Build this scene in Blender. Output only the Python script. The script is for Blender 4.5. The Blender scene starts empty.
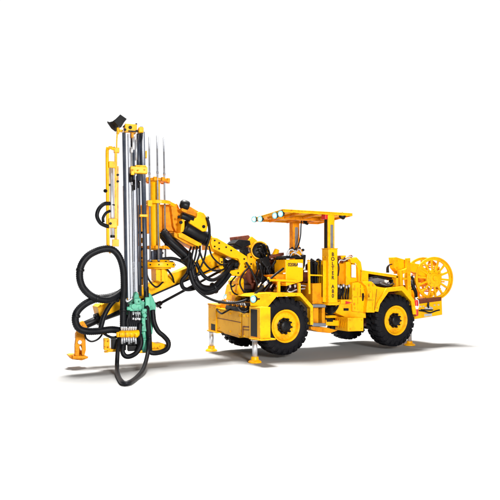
import bpy, bmesh, math, random
from mathutils import Vector, Matrix
from mathutils.bvhtree import BVHTree
random.seed(7)
scene = bpy.context.scene
col = scene.collection
PI = math.pi

# ------------------------------------------------------------------ camera geometry
TH = math.radians(29); CT, ST = math.cos(TH), math.sin(TH)
F, YH = 600.0, 272.0                 # focal length and horizon row, in pixels of a 500 px picture
CH = 1.67                            # eye height above the floor
CAM = Vector((-0.684*CT-11.4*ST, 0.684*ST-11.4*CT, CH))
RT = Vector((CT, -ST, 0)); FW = Vector((ST, CT, 0)); UP = Vector((0, 0, 1))

def at_depth(px, py, D):
    return CAM + RT*((px-250)/F*D) + FW*D + UP*(-(py-YH)/F*D)
def P(px, py, Y):                    # point of the lateral plane y = Y
    u = (px-250)/F
    return at_depth(px, py, (Y-CAM.y)/(CT-u*ST))
def PX(px, py, X):                   # point of the cross plane x = X
    u = (px-250)/F
    return at_depth(px, py, (X-CAM.x)/(ST+u*CT))
def PZ(px, py, Z):                   # point of the level plane z = Z
    return at_depth(px, py, (CH-Z)/((py-YH)/F))
def scale_at(px, Y):                 # metres per pixel
    u = (px-250)/F
    return (Y-CAM.y)/(CT-u*ST)/F

# ------------------------------------------------------------------ materials
def new_mat(name):
    m = bpy.data.materials.new(name); m.use_nodes = True
    nt = m.node_tree
    return m, nt, nt.nodes, nt.links, nt.nodes['Principled BSDF']

def worn(name, base, dirt, rough=0.4, metallic=0.0, amount=0.5, scale=6.0, bump=0.05, coat=0.0, speck=None, spec=.5, wear=None):
    m, nt, N, L, b = new_mat(name)
    tc = N.new('ShaderNodeTexCoord')
    n1 = N.new('ShaderNodeTexNoise'); n1.inputs['Scale'].default_value = scale; n1.inputs['Detail'].default_value = 8; n1.inputs['Roughness'].default_value = .65
    n2 = N.new('ShaderNodeTexNoise'); n2.inputs['Scale'].default_value = scale*9; n2.inputs['Detail'].default_value = 6
    L.new(tc.outputs['Object'], n1.inputs['Vector']); L.new(tc.outputs['Object'], n2.inputs['Vector'])
    r1 = N.new('ShaderNodeValToRGB'); r1.color_ramp.elements[0].position = .48; r1.color_ramp.elements[1].position = .72
    r1.color_ramp.elements[0].color = (0, 0, 0, 1); r1.color_ramp.elements[1].color = (amount, amount, amount, 1)
    L.new(n1.outputs['Fac'], r1.inputs['Fac'])
    mx = N.new('ShaderNodeMix'); mx.data_type = 'RGBA'
    mx.inputs['A'].default_value = (*base, 1); mx.inputs['B'].default_value = (*dirt, 1)
    L.new(r1.outputs['Color'], mx.inputs['Factor'])
    out = mx.outputs['Result']
    if speck:
        r2 = N.new('ShaderNodeValToRGB'); r2.color_ramp.elements[0].position = .63; r2.color_ramp.elements[1].position = .74
        r2.color_ramp.elements[0].color = (0, 0, 0, 1); r2.color_ramp.elements[1].color = (.5, .5, .5, 1)
        L.new(n2.outputs['Fac'], r2.inputs['Fac'])
        m2 = N.new('ShaderNodeMix'); m2.data_type = 'RGBA'; m2.inputs['B'].default_value = (*speck, 1)
        L.new(out, m2.inputs['A']); L.new(r2.outputs['Color'], m2.inputs['Factor'])
        out = m2.outputs['Result']
    if wear:                          # chipped edges: where a rounded normal leaves the true one, broken up by noise
        bv = N.new('ShaderNodeBevel'); bv.samples = 4; bv.inputs['Radius'].default_value = .016
        ge = N.new('ShaderNodeNewGeometry'); dp = N.new('ShaderNodeVectorMath'); dp.operation = 'DOT_PRODUCT'
        L.new(bv.outputs['Normal'], dp.inputs[0]); L.new(ge.outputs['Normal'], dp.inputs[1])
        e1 = N.new('ShaderNodeMapRange'); e1.inputs['From Min'].default_value = .985; e1.inputs['From Max'].default_value = .90; e1.inputs['To Min'].default_value = 0; e1.inputs['To Max'].default_value = 1
        L.new(dp.outputs['Value'], e1.inputs['Value'])
        n3 = N.new('ShaderNodeTexNoise'); n3.inputs['Scale'].default_value = 17; n3.inputs['Detail'].default_value = 7; L.new(tc.outputs['Object'], n3.inputs['Vector'])
        e2 = N.new('ShaderNodeMapRange'); e2.inputs['From Min'].default_value = .50; e2.inputs['From Max'].default_value = .60; L.new(n3.outputs['Fac'], e2.inputs['Value'])
        ml = N.new('ShaderNodeMath'); ml.operation = 'MULTIPLY'; ml.use_clamp = True; L.new(e1.outputs['Result'], ml.inputs[0]); L.new(e2.outputs['Result'], ml.inputs[1])
        m3 = N.new('ShaderNodeMix'); m3.data_type = 'RGBA'; m3.inputs['B'].default_value = (*wear, 1)
        L.new(out, m3.inputs['A']); L.new(ml.outputs['Value'], m3.inputs['Factor']); out = m3.outputs['Result']
    L.new(out, b.inputs['Base Color'])
    mr = N.new('ShaderNodeMapRange'); mr.inputs['To Min'].default_value = max(rough-.1, .05); mr.inputs['To Max'].default_value = rough+.2
    L.new(n1.outputs['Fac'], mr.inputs['Value']); L.new(mr.outputs['Result'], b.inputs['Roughness'])
    b.inputs['Metallic'].default_value = metallic; b.inputs['Specular IOR Level'].default_value = spec
    b.inputs['Coat Weight'].default_value = coat
    if bump:
        bp = N.new('ShaderNodeBump'); bp.inputs['Strength'].default_value = bump; bp.inputs['Distance'].default_value = .02
        L.new(n2.outputs['Fac'], bp.inputs['Height']); L.new(bp.outputs['Normal'], b.inputs['Normal'])
    return m

YEL = worn('yellow_paint', (.88, .435, .001), (.66, .24, .001), .36, 0, .9, 3.0, .05, 0, (.34, .11, .004), spec=.2, wear=(.10, .04, .008))
YELR = worn('yellow_wheel_paint', (.86, .42, .001), (.46, .17, .003), .5, 0, .8, 6.0, .05, 0, (.20, .075, .008), spec=.2)
ORG = worn('worn_amber_shade_paint', (.74, .27, .001), (.34, .09, .002), .45, 0, .9, 5.0, .06, 0, (.12, .035, .004), spec=.2, wear=(.05, .02, .006))  # worn amber; doubles as yellow paint with shade put into the colour
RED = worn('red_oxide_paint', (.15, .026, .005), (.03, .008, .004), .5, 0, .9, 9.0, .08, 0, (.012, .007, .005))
RUB = worn('black_hose_rubber', (.0045, .005, .007), (.014, .014, .017), .42, 0, .8, 8.0, .08, spec=.16)
TYR = worn('tyre_rubber', (.0040, .0042, .0065), (.016, .015, .016), .65, 0, .6, 7.0, .14, spec=.16)
BLK = worn('black_paint', (.0045, .0045, .006), (.016, .014, .012), .38, 0, .6, 8.0, .05, spec=.18)
STL = worn('dull_steel', (.22, .23, .26), (.09, .085, .08), .38, .5, .8, 9.0, .06)
CHR = worn('chromed_rod', (.62, .64, .68), (.30, .31, .34), .30, .55, .5, 7.0, .02)
ALU = worn('aluminium_profile', (.80, .84, .94), (.52, .57, .68), .38, .0, .5, 5.0, .03)
SLA = worn('slate_blue_pipe', (.030, .038, .058), (.07, .08, .10), .35, .2, .6, 8.0, .04, spec=.4)
GRN = worn('green_paint', (.065, .37, .235), (.025, .13, .10), .42, 0, 1.0, 9.0, .08, 0, (.02, .09, .07), wear=(.04, .08, .07))
WHT = worn('white_plate', (.80, .80, .80), (.55, .54, .52), .5, 0, .5, 12.0, .02)
GLS = worn('dusty_grey_panel', (.17, .165, .17), (.07, .06, .065), .32, 0, .7, 6.0, .02)
REDP = worn('red_paint', (.55, .02, .015), (.25, .02, .015), .4, 0, .5, 10.0, .03)
INK, _, _, _, _b = new_mat('black_lettering'); _b.inputs['Base Color'].default_value = (.012, .01, .008, 1); _b.inputs['Roughness'].default_value = .5
UND = worn('oily_underframe', (.020, .012, .007), (.008, .006, .005), .5, 0, .7, 7.0, .08)
LENS, _, _, _, _b = new_mat('lit_lamp_lens')
_b.inputs['Base Color'].default_value = (.9, 1, 1, 1); _b.inputs['Emission Color'].default_value = (.80, 1, 1, 1); _b.inputs['Emission Strength'].default_value = 3.0
HALO, _, _, _, _b = new_mat('cyan_glow_halo')
_b.inputs['Base Color'].default_value = (.10, .30, .33, 1); _b.inputs['Emission Color'].default_value = (.36, .86, .92, 1); _b.inputs['Emission Strength'].default_value = .62  # cyan glow around a lit lamp, made as an emitting ring
FLO, _, _N, _L, _b = new_mat('white_floor')
_b.inputs['Base Color'].default_value = (.33, .33, .33, 1); _b.inputs['Roughness'].default_value = .9; _b.inputs['Specular IOR Level'].default_value = .05

# ------------------------------------------------------------------ mesh builder
class MB:
    def __init__(self): self.bm = bmesh.new()
    def face(self, vs, smooth=False):
        try:
            f = self.bm.faces.new(vs); f.smooth = smooth; return f
        except ValueError: return None
    def hexa(self, pts):             # 8 points: bottom loop 0-3, top loop 4-7
        v = [self.bm.verts.new(p) for p in pts]
        for q in ((3,2,1,0), (4,5,6,7), (0,1,5,4), (1,2,6,5), (2,3,7,6), (3,0,4,7)):
            self.face([v[i] for i in q])
        return self
    def box(self, x0, x1, y0, y1, z0, z1):
        return self.hexa([(x0,y0,z0),(x1,y0,z0),(x1,y1,z0),(x0,y1,z0),(x0,y0,z1),(x1,y0,z1),(x1,y1,z1),(x0,y1,z1)])
    def obox(self, c, size, ax):     # oriented box
        a, b, d = [Vector(ax[i]).normalized()*size[i]/2 for i in range(3)]
        c = Vector(c)
        return self.hexa([c-a-b-d, c+a-b-d, c+a+b-d, c-a+b-d, c-a-b+d, c+a-b+d, c+a+b+d, c-a+b+d])
    def sbox(self, x0, x1, y0, y1, Y, t, yaw=18):     # upright box seen at these pixels, turned by yaw from the view plane
        p = P((x0+x1)/2, (y0+y1)/2, Y); k = scale_at((x0+x1)/2, Y)
        R = Matrix.Rotation(math.radians(yaw), 3, 'Z')
        w = (x1-x0)*k
        w = max(.012, (w - t*abs(math.sin(math.radians(yaw)))*.8)/math.cos(math.radians(yaw))) if w > t*.5 else w
        return self.obox(p, (w, t, (y1-y0)*k), (R@RT, R@FW, UP))
    def bar(self, p, q, w, t, side=(0, 1, 0)):
        p, q = Vector(p), Vector(q); d = (q-p)
        s = Vector(side); s = (s - d.normalized()*s.dot(d.normalized())).normalized()
        n = d.normalized().cross(s)
        return self.obox((p+q)/2, (d.length, w, t), (d, s, n))
    def ring(self, c, ax, r, n, ref=None):
        ax = Vector(ax).normalized()
        if ref is None: ref = Vector((0, 0, 1)) if abs(ax.z) < .9 else Vector((1, 0, 0))
        u = (ref - ax*ref.dot(ax)).normalized(); w = ax.cross(u)
        return [self.bm.verts.new(Vector(c) + (u*math.cos(2*PI*i/n) + w*math.sin(2*PI*i/n))*r) for i in range(n)], u
    def lathe(self, c, ax, prof, n=32, smooth=True, closed=False):   # profile of (radius, height along the axis)
        c = Vector(c); ax = Vector(ax).normalized(); rings = []
        for r, h in prof: rings.append(self.ring(c+ax*h, ax, max(r, 1e-4), n)[0])
        prs = list(zip(rings, rings[1:])) + ([(rings[-1], rings[0])] if closed else [])
        for a, b in prs:
            for i in range(n): self.face([a[i], a[(i+1) % n], b[(i+1) % n], b[i]], smooth)
        if not closed:
            self.face(rings[0][::-1]); self.face(rings[-1])
        return self
    def cyl(self, p, q, r, r2=None, n=20):
        p, q = Vector(p), Vector(q); h = (q-p).length
        return self.lathe(p, q-p, [(r, 0), (r if r2 is None else r2, h)], n)
    def tube(self, pts, r, n=10, step=.03, rib=0.0, pitch=.035, spline=True):
        pts = [Vector(p) for p in pts]; dense = []
        if spline and len(pts) > 2:
            ext = [pts[0]*2-pts[1]] + pts + [pts[-1]*2-pts[-2]]
            for i in range(1, len(ext)-2):
                a, b, c2, d = ext[i-1:i+3]
                m = max(2, int((c2-b).length/step))
                for k in range(m):
                    t = k/m
                    dense.append(.5*((2*b) + (c2-a)*t + (2*a-5*b+4*c2-d)*t*t + (3*b-a-3*c2+d)*t**3))
            dense.append(pts[-1])
        else:
            for a, b in zip(pts, pts[1:]):
                m = max(1, int((b-a).length/step)) if rib else 1
                dense += [a.lerp(b, k/m) for k in range(m)]
            dense.append(pts[-1])
        if rib:                       # resample evenly so that the ribs keep their pitch
            res = [dense[0]]; acc = 0
            for a, b in zip(dense, dense[1:]):
                seg = (b-a).length; t = pitch/2-acc
                while t <= seg:
                    res.append(a.lerp(b, t/seg)); t += pitch/2
                acc = (acc+seg) % (pitch/2)
            dense = res
        ref = None; prev = None
        for i, p in enumerate(dense):
            t = (dense[min(i+1, len(dense)-1)] - dense[max(i-1, 0)])
            if t.length < 1e-6: continue
            rr = r*(1+(rib if i % 2 else -rib)) if rib else r
            rg, ref = self.ring(p, t, rr, n, ref)
            if prev:
                for k in range(n): self.face([prev[k], prev[(k+1) % n], rg[(k+1) % n], rg[k]], True)
            else: self.face(rg[::-1])
            prev = rg
        self.face(prev)
        return self
    def prism(self, pts, vec):
        v = Vector(vec); a = [self.bm.verts.new(Vector(p)) for p in pts]; b = [self.bm.verts.new(Vector(p)+v) for p in pts]
        self.face(a[::-1]); self.face(b)
        n = len(a)
        for i in range(n): self.face([a[i], a[(i+1) % n], b[(i+1) % n], b[i]])
        return self
    def plate(self, poly, Y, dY):    # side outline (pixels) on y = Y, thickness dY
        return self.prism([P(x, y, Y) for x, y in poly], (0, dY, 0))
    def fplate(self, poly, X, dX):   # front outline on x = X
        return self.prism([PX(x, y, X) for x, y in poly], (dX, 0, 0))
    def band(self, path, Y, dY, th):  # folded sheet following a path of pixels on y = Y, th pixels thick on its inner side
        pts = [P(x, y, Y) for x, y in path]; k = scale_at(path[0][0], Y)*th
        for a, b in zip(pts, pts[1:]):
            d = (b-a).normalized(); nrm = Vector((d.z, 0, -d.x))*k
            self.hexa([a, b, b+nrm, a+nrm, a+Vector((0,dY,0)), b+Vector((0,dY,0)), b+nrm+Vector((0,dY,0)), a+nrm+Vector((0,dY,0))])
        return self
    def bolt(self, p, ax, r=.016, h=.014):
        ax = Vector(ax).normalized()
        return self.lathe(Vector(p)-ax*.004, ax, [(r, 0), (r, h), (r*.8, h+.003)], 6, False)
    def pieces(self):                # groups of touching shells, so that every separate piece becomes an object
        bm = self.bm; bm.verts.ensure_lookup_table(); bm.verts.index_update()
        seen = [-1]*len(bm.verts); shells = []
        for v in bm.verts:
            if seen[v.index] >= 0: continue
            st = [v]; seen[v.index] = len(shells); cur = []
            while st:
                x = st.pop(); cur.append(x)
                for e in x.link_edges:
                    y = e.other_vert(x)
                    if seen[y.index] < 0: seen[y.index] = len(shells); st.append(y)
            shells.append(cur)
        info = []
        for sh in shells:
            ids = {v: i for i, v in enumerate(sh)}
            fs = {f for v in sh for f in v.link_faces}
            co = [v.co.copy() for v in sh]
            lo = [min(c[i] for c in co)-.008 for i in range(3)]; hi = [max(c[i] for c in co)+.008 for i in range(3)]
            info.append((co, [[ids[v] for v in f.verts] for f in fs], lo, hi, BVHTree.FromPolygons(co, [[ids[v] for v in f.verts] for f in fs])))
        n = len(shells); root = list(range(n))
        def find(i):
            while root[i] != i: i = root[i]
            return i
        for i in range(n):
            for j in range(i):
                a, b = info[i], info[j]
                if find(i) == find(j) or any(a[2][k] > b[3][k] or b[2][k] > a[3][k] for k in range(3)): continue
                if a[4].overlap(b[4]) or any(b[4].find_nearest(c, .008)[0] for c in a[0]) or any(a[4].find_nearest(c, .008)[0] for c in b[0]): root[find(i)] = find(j)
        out = {}
        for i in range(n): out.setdefault(find(i), []).extend(shells[i])
        return sorted(out.values(), key=len, reverse=True)
    def done(self, name, mat, parent=None, bevel=.006, split=True):
        bmesh.ops.recalc_face_normals(self.bm, faces=self.bm.faces)
        groups = self.pieces() if split else [list(self.bm.verts)]
        first = None
        for g in groups:
            ids = {v: i for i, v in enumerate(g)}
            fs = []; fset = set()
            for v in g:
                for f in v.link_faces:
                    if f not in fset: fset.add(f); fs.append(f)
            me = bpy.data.meshes.new(name)
            me.from_pydata([v.co for v in g], [], [[ids[v] for v in f.verts] for f in fs])
            me.polygons.foreach_set('use_smooth', [f.smooth for f in fs])
            me.update()
            o = bpy.data.objects.new(name, me); col.objects.link(o); me.materials.append(mat)
            if parent: o.parent = parent
            if bevel:
                m = o.modifiers.new('Bevel', 'BEVEL'); m.width = bevel; m.segments = 2; m.limit_method = 'ANGLE'; m.angle_limit = math.radians(40)
            first = first or o
        self.bm.free()
        return first

def lettering(name, text, size, origin, right, up, mat, parent, spacing=1.0, stretch=1.0, align='CENTER', lift=.003):
    cu = bpy.data.curves.new(name, 'FONT'); cu.body = text; cu.size = size; cu.align_x = align; cu.align_y = 'TOP_BASELINE'
    cu.space_line = spacing; cu.extrude = .002; cu.offset = size*.03
    t = bpy.data.objects.new(name, cu); col.objects.link(t)
    bpy.context.view_layer.update()
    me = bpy.data.meshes.new_from_object(t.evaluated_get(bpy.context.evaluated_depsgraph_get()))
    bpy.data.objects.remove(t); bpy.data.curves.remove(cu)
    r = Vector(right).normalized(); u = Vector(up).normalized(); n = r.cross(u)
    M = Matrix((( *(r*stretch), 0), (*u, 0), (*n, 0), (0, 0, 0, 1))).transposed()
    M.translation = Vector(origin)+n*lift
    me.transform(M); me.materials.clear(); me.materials.append(mat); me.name = name
    o = bpy.data.objects.new(name, me); col.objects.link(o); o.parent = parent
    return o

def tag(o, label, cat, group=None, kind=None):
    o['label'] = label; o['category'] = cat
    if group: o['group'] = group
    if kind: o['kind'] = kind

# ------------------------------------------------------------------ the floor
fl = MB(); fl.lathe((-1.2,-2.6,0), UP, [(10,-.02),(10,0)], 96, False)
fo = fl.done('floor', FLO, None, 0); fo['kind'] = 'structure'

rig = bpy.data.objects.new('rock_bolting_rig', None); col.objects.link(rig); rig.empty_display_size = .5
tag(rig, 'yellow underground rock bolting rig with tall drill mast, canopy, black tyres and hose reel', 'drilling rig')

def group_part(name, parent=None):     # a part that only gathers sub-parts
    return None

# ------------------------------------------------------------------ wheels
ZW = CH-1.03; R = .56; W = .40
def make_wheel(mirror):
    y = -1 if mirror else 1            # outer face at local y=0, tyre goes to y*W
    t = MB()
    prof = [(.305,.055),(.33,.03),(.40,.012),(.47,.02),(.515,.05),(.525,.10),(.528,W/2),(.525,W-.10),(.515,W-.05),(.47,W-.02),(.40,W-.012),(.33,W-.03),(.305,W-.055)]
    t.lathe((0,0,0), (0,y,0), prof, 72, True, True)
    nl = 24
    for side in (0, 1):
        for k in range(nl):
            a0 = 2*PI*(k+.5*side)/nl
            stations = [(R, W/2-.012, 0), (R+.002, .13, .10), (R-.004, .055, .16), (R-.045, .018, .19), (R-.115, .001, .20)]
            prev = None
            for (r, h, sk) in stations:
                hw = .30*2*PI/nl*(1.08 if h > .1 else 1)
                hh = h if side == 0 else W-h
                a = a0 + sk*.55*(1 if side == 0 else -1)
                ri = r-.05 if h > .05 else r-.012
                hi = hh if h > .05 else hh+(.05 if side == 0 else -.05)
                pts = []
                for (rr, hhh, s) in ((r, hh, -1), (r, hh, 1), (ri, hi, 1), (ri, hi, -1)):
                    ang = a+s*hw
                    pts.append(t.bm.verts.new((rr*math.cos(ang), y*hhh, rr*math.sin(ang))))
                if prev:
                    for i in range(4): t.face([prev[i], prev[(i+1) % 4], pts[(i+1) % 4], pts[i]])
                else: t.face(pts[::-1])
                prev = pts
            t.face(prev)
    rim = MB()
    rim.lathe((0,0,0), (0,y,0), [(.315,.035),(.318,.018),(.300,.012),(.285,.030),(.272,.055),(.262,.095),(.20,.105),(.168,.085),(.150,.085),(.150,.13),(.27,.13),(.30,.09)], 56, True, True)
    for k in range(20):
        a = 2*PI*k/20
        rim.bolt((.235*math.cos(a), y*.098, .235*math.sin(a)), (0,-y,0), .011, .012)
    hub = MB()
    hub.lathe((0,y*.09,0), (0,-y,0), [(.165,-.03),(.165,0),(.118,.012),(.112,.075),(.085,.095),(.03,.10)], 40)
    for k in range(10):
        a = 2*PI*k/10
        p = Vector((.142*math.cos(a), y*.085, .142*math.sin(a)))
        hub.cyl(p, p+Vector((0,-y*.06,0)), .022, .019, 8)
    for k in range(5):
        a = 2*PI*k/5
        hub.bolt((.055*math.cos(a), y*(-.006), .055*math.sin(a)), (0,-y,0), .013, .012)
    return t, rim, hub

for (name_x, yy, mir) in ((0, -.02, False), (2.77, -.02, False), (0, 1.87, True), (2.77, 1.87, True)):
    t, rim, hub = make_wheel(mir)
    w = MB()                            # the axle end that carries tyre, rim and hub
    w.cyl((0, .13*(-1 if mir else 1), 0), (0, .55*(-1 if mir else 1), 0), .13, .15, 24)
    wo = w.done('wheel', BLK, rig)
    for nm, b, m, bv in (('tyre', t, TYR, .008), ('rim', rim, YELR, 0), ('hub', hub, BLK, .004)):
        o = b.done(nm, m, wo, bv)
    wo.location = (name_x, yy, ZW)
    wo.rotation_euler = (0, random.uniform(0, .5), 0)

# axles
for x in (0, 2.77):
    a = MB(); a.cyl((x, .5, ZW), (x, 1.35, ZW), .13); a.lathe((x, .925, ZW), (1, 0, 0), [(.10,-.24),(.24,-.12),(.26,0),(.24,.12),(.10,.24)], 24)
    a.done('axle', BLK, rig)

# ------------------------------------------------------------------ front chassis
def Z(y, D): return CH-(y-YH)*D/F
c = MB()
c.box(-.55, .95, .50, 1.35, .72, 1.12)
c.box(.80, 1.30, .35, 1.5, .62, .95)
c.box(-.66, -.55, .25, 1.6, .70, 1.08)
c.done('front_chassis', UND, rig)

# stabiliser beam (the orange nose)
s = MB()
s.fplate([(217,308),(241,312),(241,336.5),(216.5,330.5)], -.78, .30)
s.fplate([(242,313),(249.5,313),(249.5,338.6),(242,337)], -.785, .26)
s.fplate([(221,330),(240,335.5),(239,338),(224,333.5)], -.74, .2)
beam = s.done('stabiliser_beam', YEL, rig, .008)
d = MB()
for (a, b2) in (((217.5,318),(241,322.5)),):
    pa, pb = PX(*a, -.783), PX(*b2, -.783); d.bar(pa, pb, .01, .012, (1,0,0))
d.bar(PX(243,326.5,-.788), PX(249,327,-.788), .012, .02, (1,0,0)); d.bar(PX(243,329.5,-.788), PX(249,330,-.788), .012, .012, (1,0,0)); d.bar(PX(243.2,327,-.788), PX(243.2,337,-.788), .012, .012, (1,0,0))
d.done('seam', RED, beam, 0)
d = MB()
for q in ((219,311),(239,315.5),(219,328),(239,334),(230,313.6),(230,331.5),(244,316),(248,316),(244,336),(248,337)):
    d.bolt(PX(*q, -.785), (-1,0,0), .018)
d.done('bolt', YEL, beam, 0)
# nose deck and recess behind the beam
d = MB()
d.prism([PX(216,307,-.72), PX(249,312.5,-.72), PX(249,315,-.72), PX(216,310,-.72)], (.55,0,0))
d.box(-.62, -.1, .3, 1.5, 1.06, 1.10)
d.fplate([(217,306.5),(222,302),(230,303),(230,309.5),(217,308.5)], -.70, .05)
d.done('nose_deck', YEL, rig)
d = MB()
d.cyl(PX(228.5,308,-.70), PX(249,311,-.70), .075); d.fplate([(229,306),(240,306),(247,309),(247,313),(229,311)], -.66, .12)
d.done('nose_valve_block', BLK, rig)
h = MB()
h.tube([PX(216,308,-.74), PX(219,312,-.86), PX(222,313.5,-.9), PX(226,311.5,-.86), PX(231,308.5,-.74)], .018)
h.tube([PX(238,307.5,-.78), PX(241,311.5,-.88), PX(245,312.5,-.88), PX(249,310,-.75)], .016)
h.done('hydraulic_hose', RUB, rig, 0)

def jack(px_box, poly_frame, Y, X, cx, leg_top, leg_bot, foot_r, slot=None, flange=None):
    b = MB(); b.fplate(poly_frame, X, .22)
    if flange: b.fplate(flange, X-.05, .32)
    for q in slot[1] if slot and len(slot) > 1 else []: b.bolt(PX(*q, X), (-1,0,0), .014)
    o = b.done('stabiliser_jack', YEL, rig, .008)
    if slot:
        sl = MB(); sl.fplate(slot[0], X-.004, .03); sl.done('slot_cover', BLK, o, .004)
    p0 = PX(cx, leg_top, X+.11); zt = p0.z
    l = MB(); l.cyl((p0.x, p0.y, zt+.02), (p0.x, p0.y, .09), .050, n=24); l.lathe((p0.x, p0.y, zt-.015), (0,0,1), [(.075,0),(.075,.03)], 24)
    l.done('jack_leg', CHR, o, 0)
    f = MB(); f.lathe((p0.x, p0.y, 0), (0,0,1), [(foot_r,0.0),(foot_r,.022),(foot_r*.8,.045),(.075,.055),(.07,.11),(.03,.12)], 32)
    f.done('foot_pad', YEL, o, .004)
    return o
jack(None, [(249.2,306.5),(260,307.5),(260,339.5),(249.2,338)], 0, -.80, 254.8, 340, 362, .125,
     slot=([(250.6,309),(257,309.6),(257,337.2),(250.6,336)],), flange=[(248.8,337.8),(260.4,339.4),(260.4,341),(248.8,339.2)])
jack(None, [(208.3,304),(215.8,305.5),(215.8,332),(208.3,330.5)], 1.85, -.80, 211.4, 331, 347, .125,
     slot=([(211,323.5),(215,324.5),(215,330.6),(211,329.8)], ((210,307),(214,308),(210,319),(214,320))), flange=[(206.8,329.8),(216.4,332),(216.4,333.4),(206.8,331)])
# upper lip and hole of the far jack casing
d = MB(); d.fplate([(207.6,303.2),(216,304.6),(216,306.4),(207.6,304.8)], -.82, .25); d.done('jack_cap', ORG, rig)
# rear jack behind the rear wheel
b = MB(); b.box(3.42, 3.60, .45, .65, .60, 1.0); o = b.done('stabiliser_jack', YEL, rig)
q = P(409.5, 343.5, .55)
l = MB(); l.cyl((q.x, q.y, .9), (q.x, q.y, .08), .05); l.done('jack_leg', CHR, o, 0)
f = MB(); f.lathe((q.x, q.y, 0), (0,0,1), [(.13,0),(.13,.022),(.10,.045),(.07,.05),(.065,.10)], 32); f.done('foot_pad', YEL, o, .004)

# right front fender: side sheet, top deck and arch
f = MB()
f.plate([(250.5,296.5),(256,294),(280,292.3),(301.5,292.8),(313.2,306),(313.4,325),(310.6,325),(310.4,308),(300,296.2),(276.5,296.8),(266,309),(262.5,323),(258.5,323),(258,306),(250.8,306)], -.035, .03)
f.band([(262.5,323),(266,309),(276.5,296.8),(300,296.2),(310.4,308),(310.6,325)], -.005, .5, -1.2)
f.plate([(250.5,296.5),(256,294),(280,292.5),(301.5,293),(301.5,295),(256,297.5)], -.004, .55)
fen = f.done('fender', YEL, rig, .005)
d = MB()
for q in ((262,296.3),(270,295),(283,294.4),(296,294.6),(306.5,300.5),(312,312),(312,321),(262,310)): d.bolt(P(*q, -.035), (0,-1,0), .012)
d.done('bolt', YEL, fen, 0)
d = MB(); d.box(-.45, .62, .10, .5, .62, 1.10); d.done('wheel_well', UND, rig)
# left fender (mostly hidden)
f = MB(); f.box(.05, .7, 1.35, 1.86, ZW+.60, ZW+.64); f.done('fender', YEL, rig)

# headlights
def lamp(p, ax, r, name='headlight', parent=rig, stem=None):
    ax = Vector(ax).normalized(); b = MB()
    b.lathe(p, -ax, [(r*1.06,-.004),(r*1.08,.0),(r*1.0,.03),(r*.6,.08),(r*.25,.09)], 24)
    if stem: b.cyl(Vector(p)-ax*.04, Vector(p)-ax*.04+Vector(stem), .014)
    o = b.done(name, BLK, parent, 0)
    l = MB(); l.lathe(Vector(p)+ax*.006, ax, [(r*1.02,0),(r*1.0,.012),(r*.62,.004)], 24); l.done('glow_halo', HALO, o, 0)  # emissive ring stands in for the glow around the lens
    l = MB(); l.lathe(Vector(p)+ax*.008, ax, [(r*.60,0),(r*.56,.014),(r*.3,.024),(r*.05,.027)], 24); l.done('lens', LENS, o, 0)
    return o
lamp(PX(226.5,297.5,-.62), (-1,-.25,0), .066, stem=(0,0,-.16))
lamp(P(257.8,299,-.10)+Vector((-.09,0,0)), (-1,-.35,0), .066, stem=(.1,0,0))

# ------------------------------------------------------------------ boom pedestal and machinery on the front deck
b = MB()
b.plate([(230.5,306),(234,298),(236.8,291),(236,281),(239,277),(244,279),(244,291),(246.5,298),(248,306)], .95, .35)
b.plate([(235,300),(238,285),(241.5,283),(242,306),(235,306)], .85, .5); b.lathe(P(240,281,.85), (0,-1,0), [(.07,-.1),(.07,.04),(.04,.06)], 20); b.plate([(230.5,291.5),(236,290),(237,293.5),(232,295.5)], .9, .12)
ped = b.done('boom_pedestal', YEL, rig, .01)
d = MB()
for q in ((239,302),(243,302),(241,288),(241,297),(248,304)): d.bolt(P(*q, .85), (0,-1,0), .018)
d.done('bolt', ORG, ped, 0)
d = MB(); d.plate([(246,291),(252,289),(263,292),(263,305.5),(246,305)], .9, .5); d.lathe(P(252,303.5,.7), (1,-.6,.1), [(.10,-.2),(.10,.2)], 20); d.lathe(P(250,301,.75), (0,0,1), [(.16,-.12),(.18,-.1),(.18,.06),(.12,.1)], 28); d.cyl(P(246,303.5,.6), P(262,302,.5), .08); d.done('swivel_motor', BLK, rig)
# dark machinery core between boom foot and console
d = MB()
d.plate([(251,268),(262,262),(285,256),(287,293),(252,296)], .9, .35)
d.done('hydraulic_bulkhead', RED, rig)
k = MB(); k2 = MB(); k3 = MB(); k4 = MB()
rnd = random.Random(3)
for i in range(26):
    x, y = rnd.uniform(254,285), rnd.uniform(262,293); p = P(x, y, rnd.uniform(.62,.88)); s2 = rnd.uniform(.03,.10)
    b = rnd.choice((k, k, k2, k3)); b.obox(p, (s2*1.3, .12, s2), (RT, FW, UP))
    for j in range(2): b.bolt(p+Vector((rnd.uniform(-.02,.02), -.06, rnd.uniform(-.02,.02))), (0,-1,0), .012, .02)
for i in range(20):
    x, y = rnd.uniform(254,284), rnd.uniform(258,280); Y0 = rnd.uniform(.45,.7)
    k4.tube([P(x, y, Y0), P(x+rnd.uniform(-6,6), y+rnd.uniform(4,8), Y0-.05), P(x+rnd.uniform(-5,5), y+rnd.uniform(12,16), Y0+.1)], rnd.uniform(.012,.022), 8)
k.done('valve_bank', BLK, rig, .004); k2.done('valve_bank', RED, rig, .004); k3.done('valve_bank', ORG, rig, .004); k4.done('hose_bundle', RUB, rig, 0)
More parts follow.
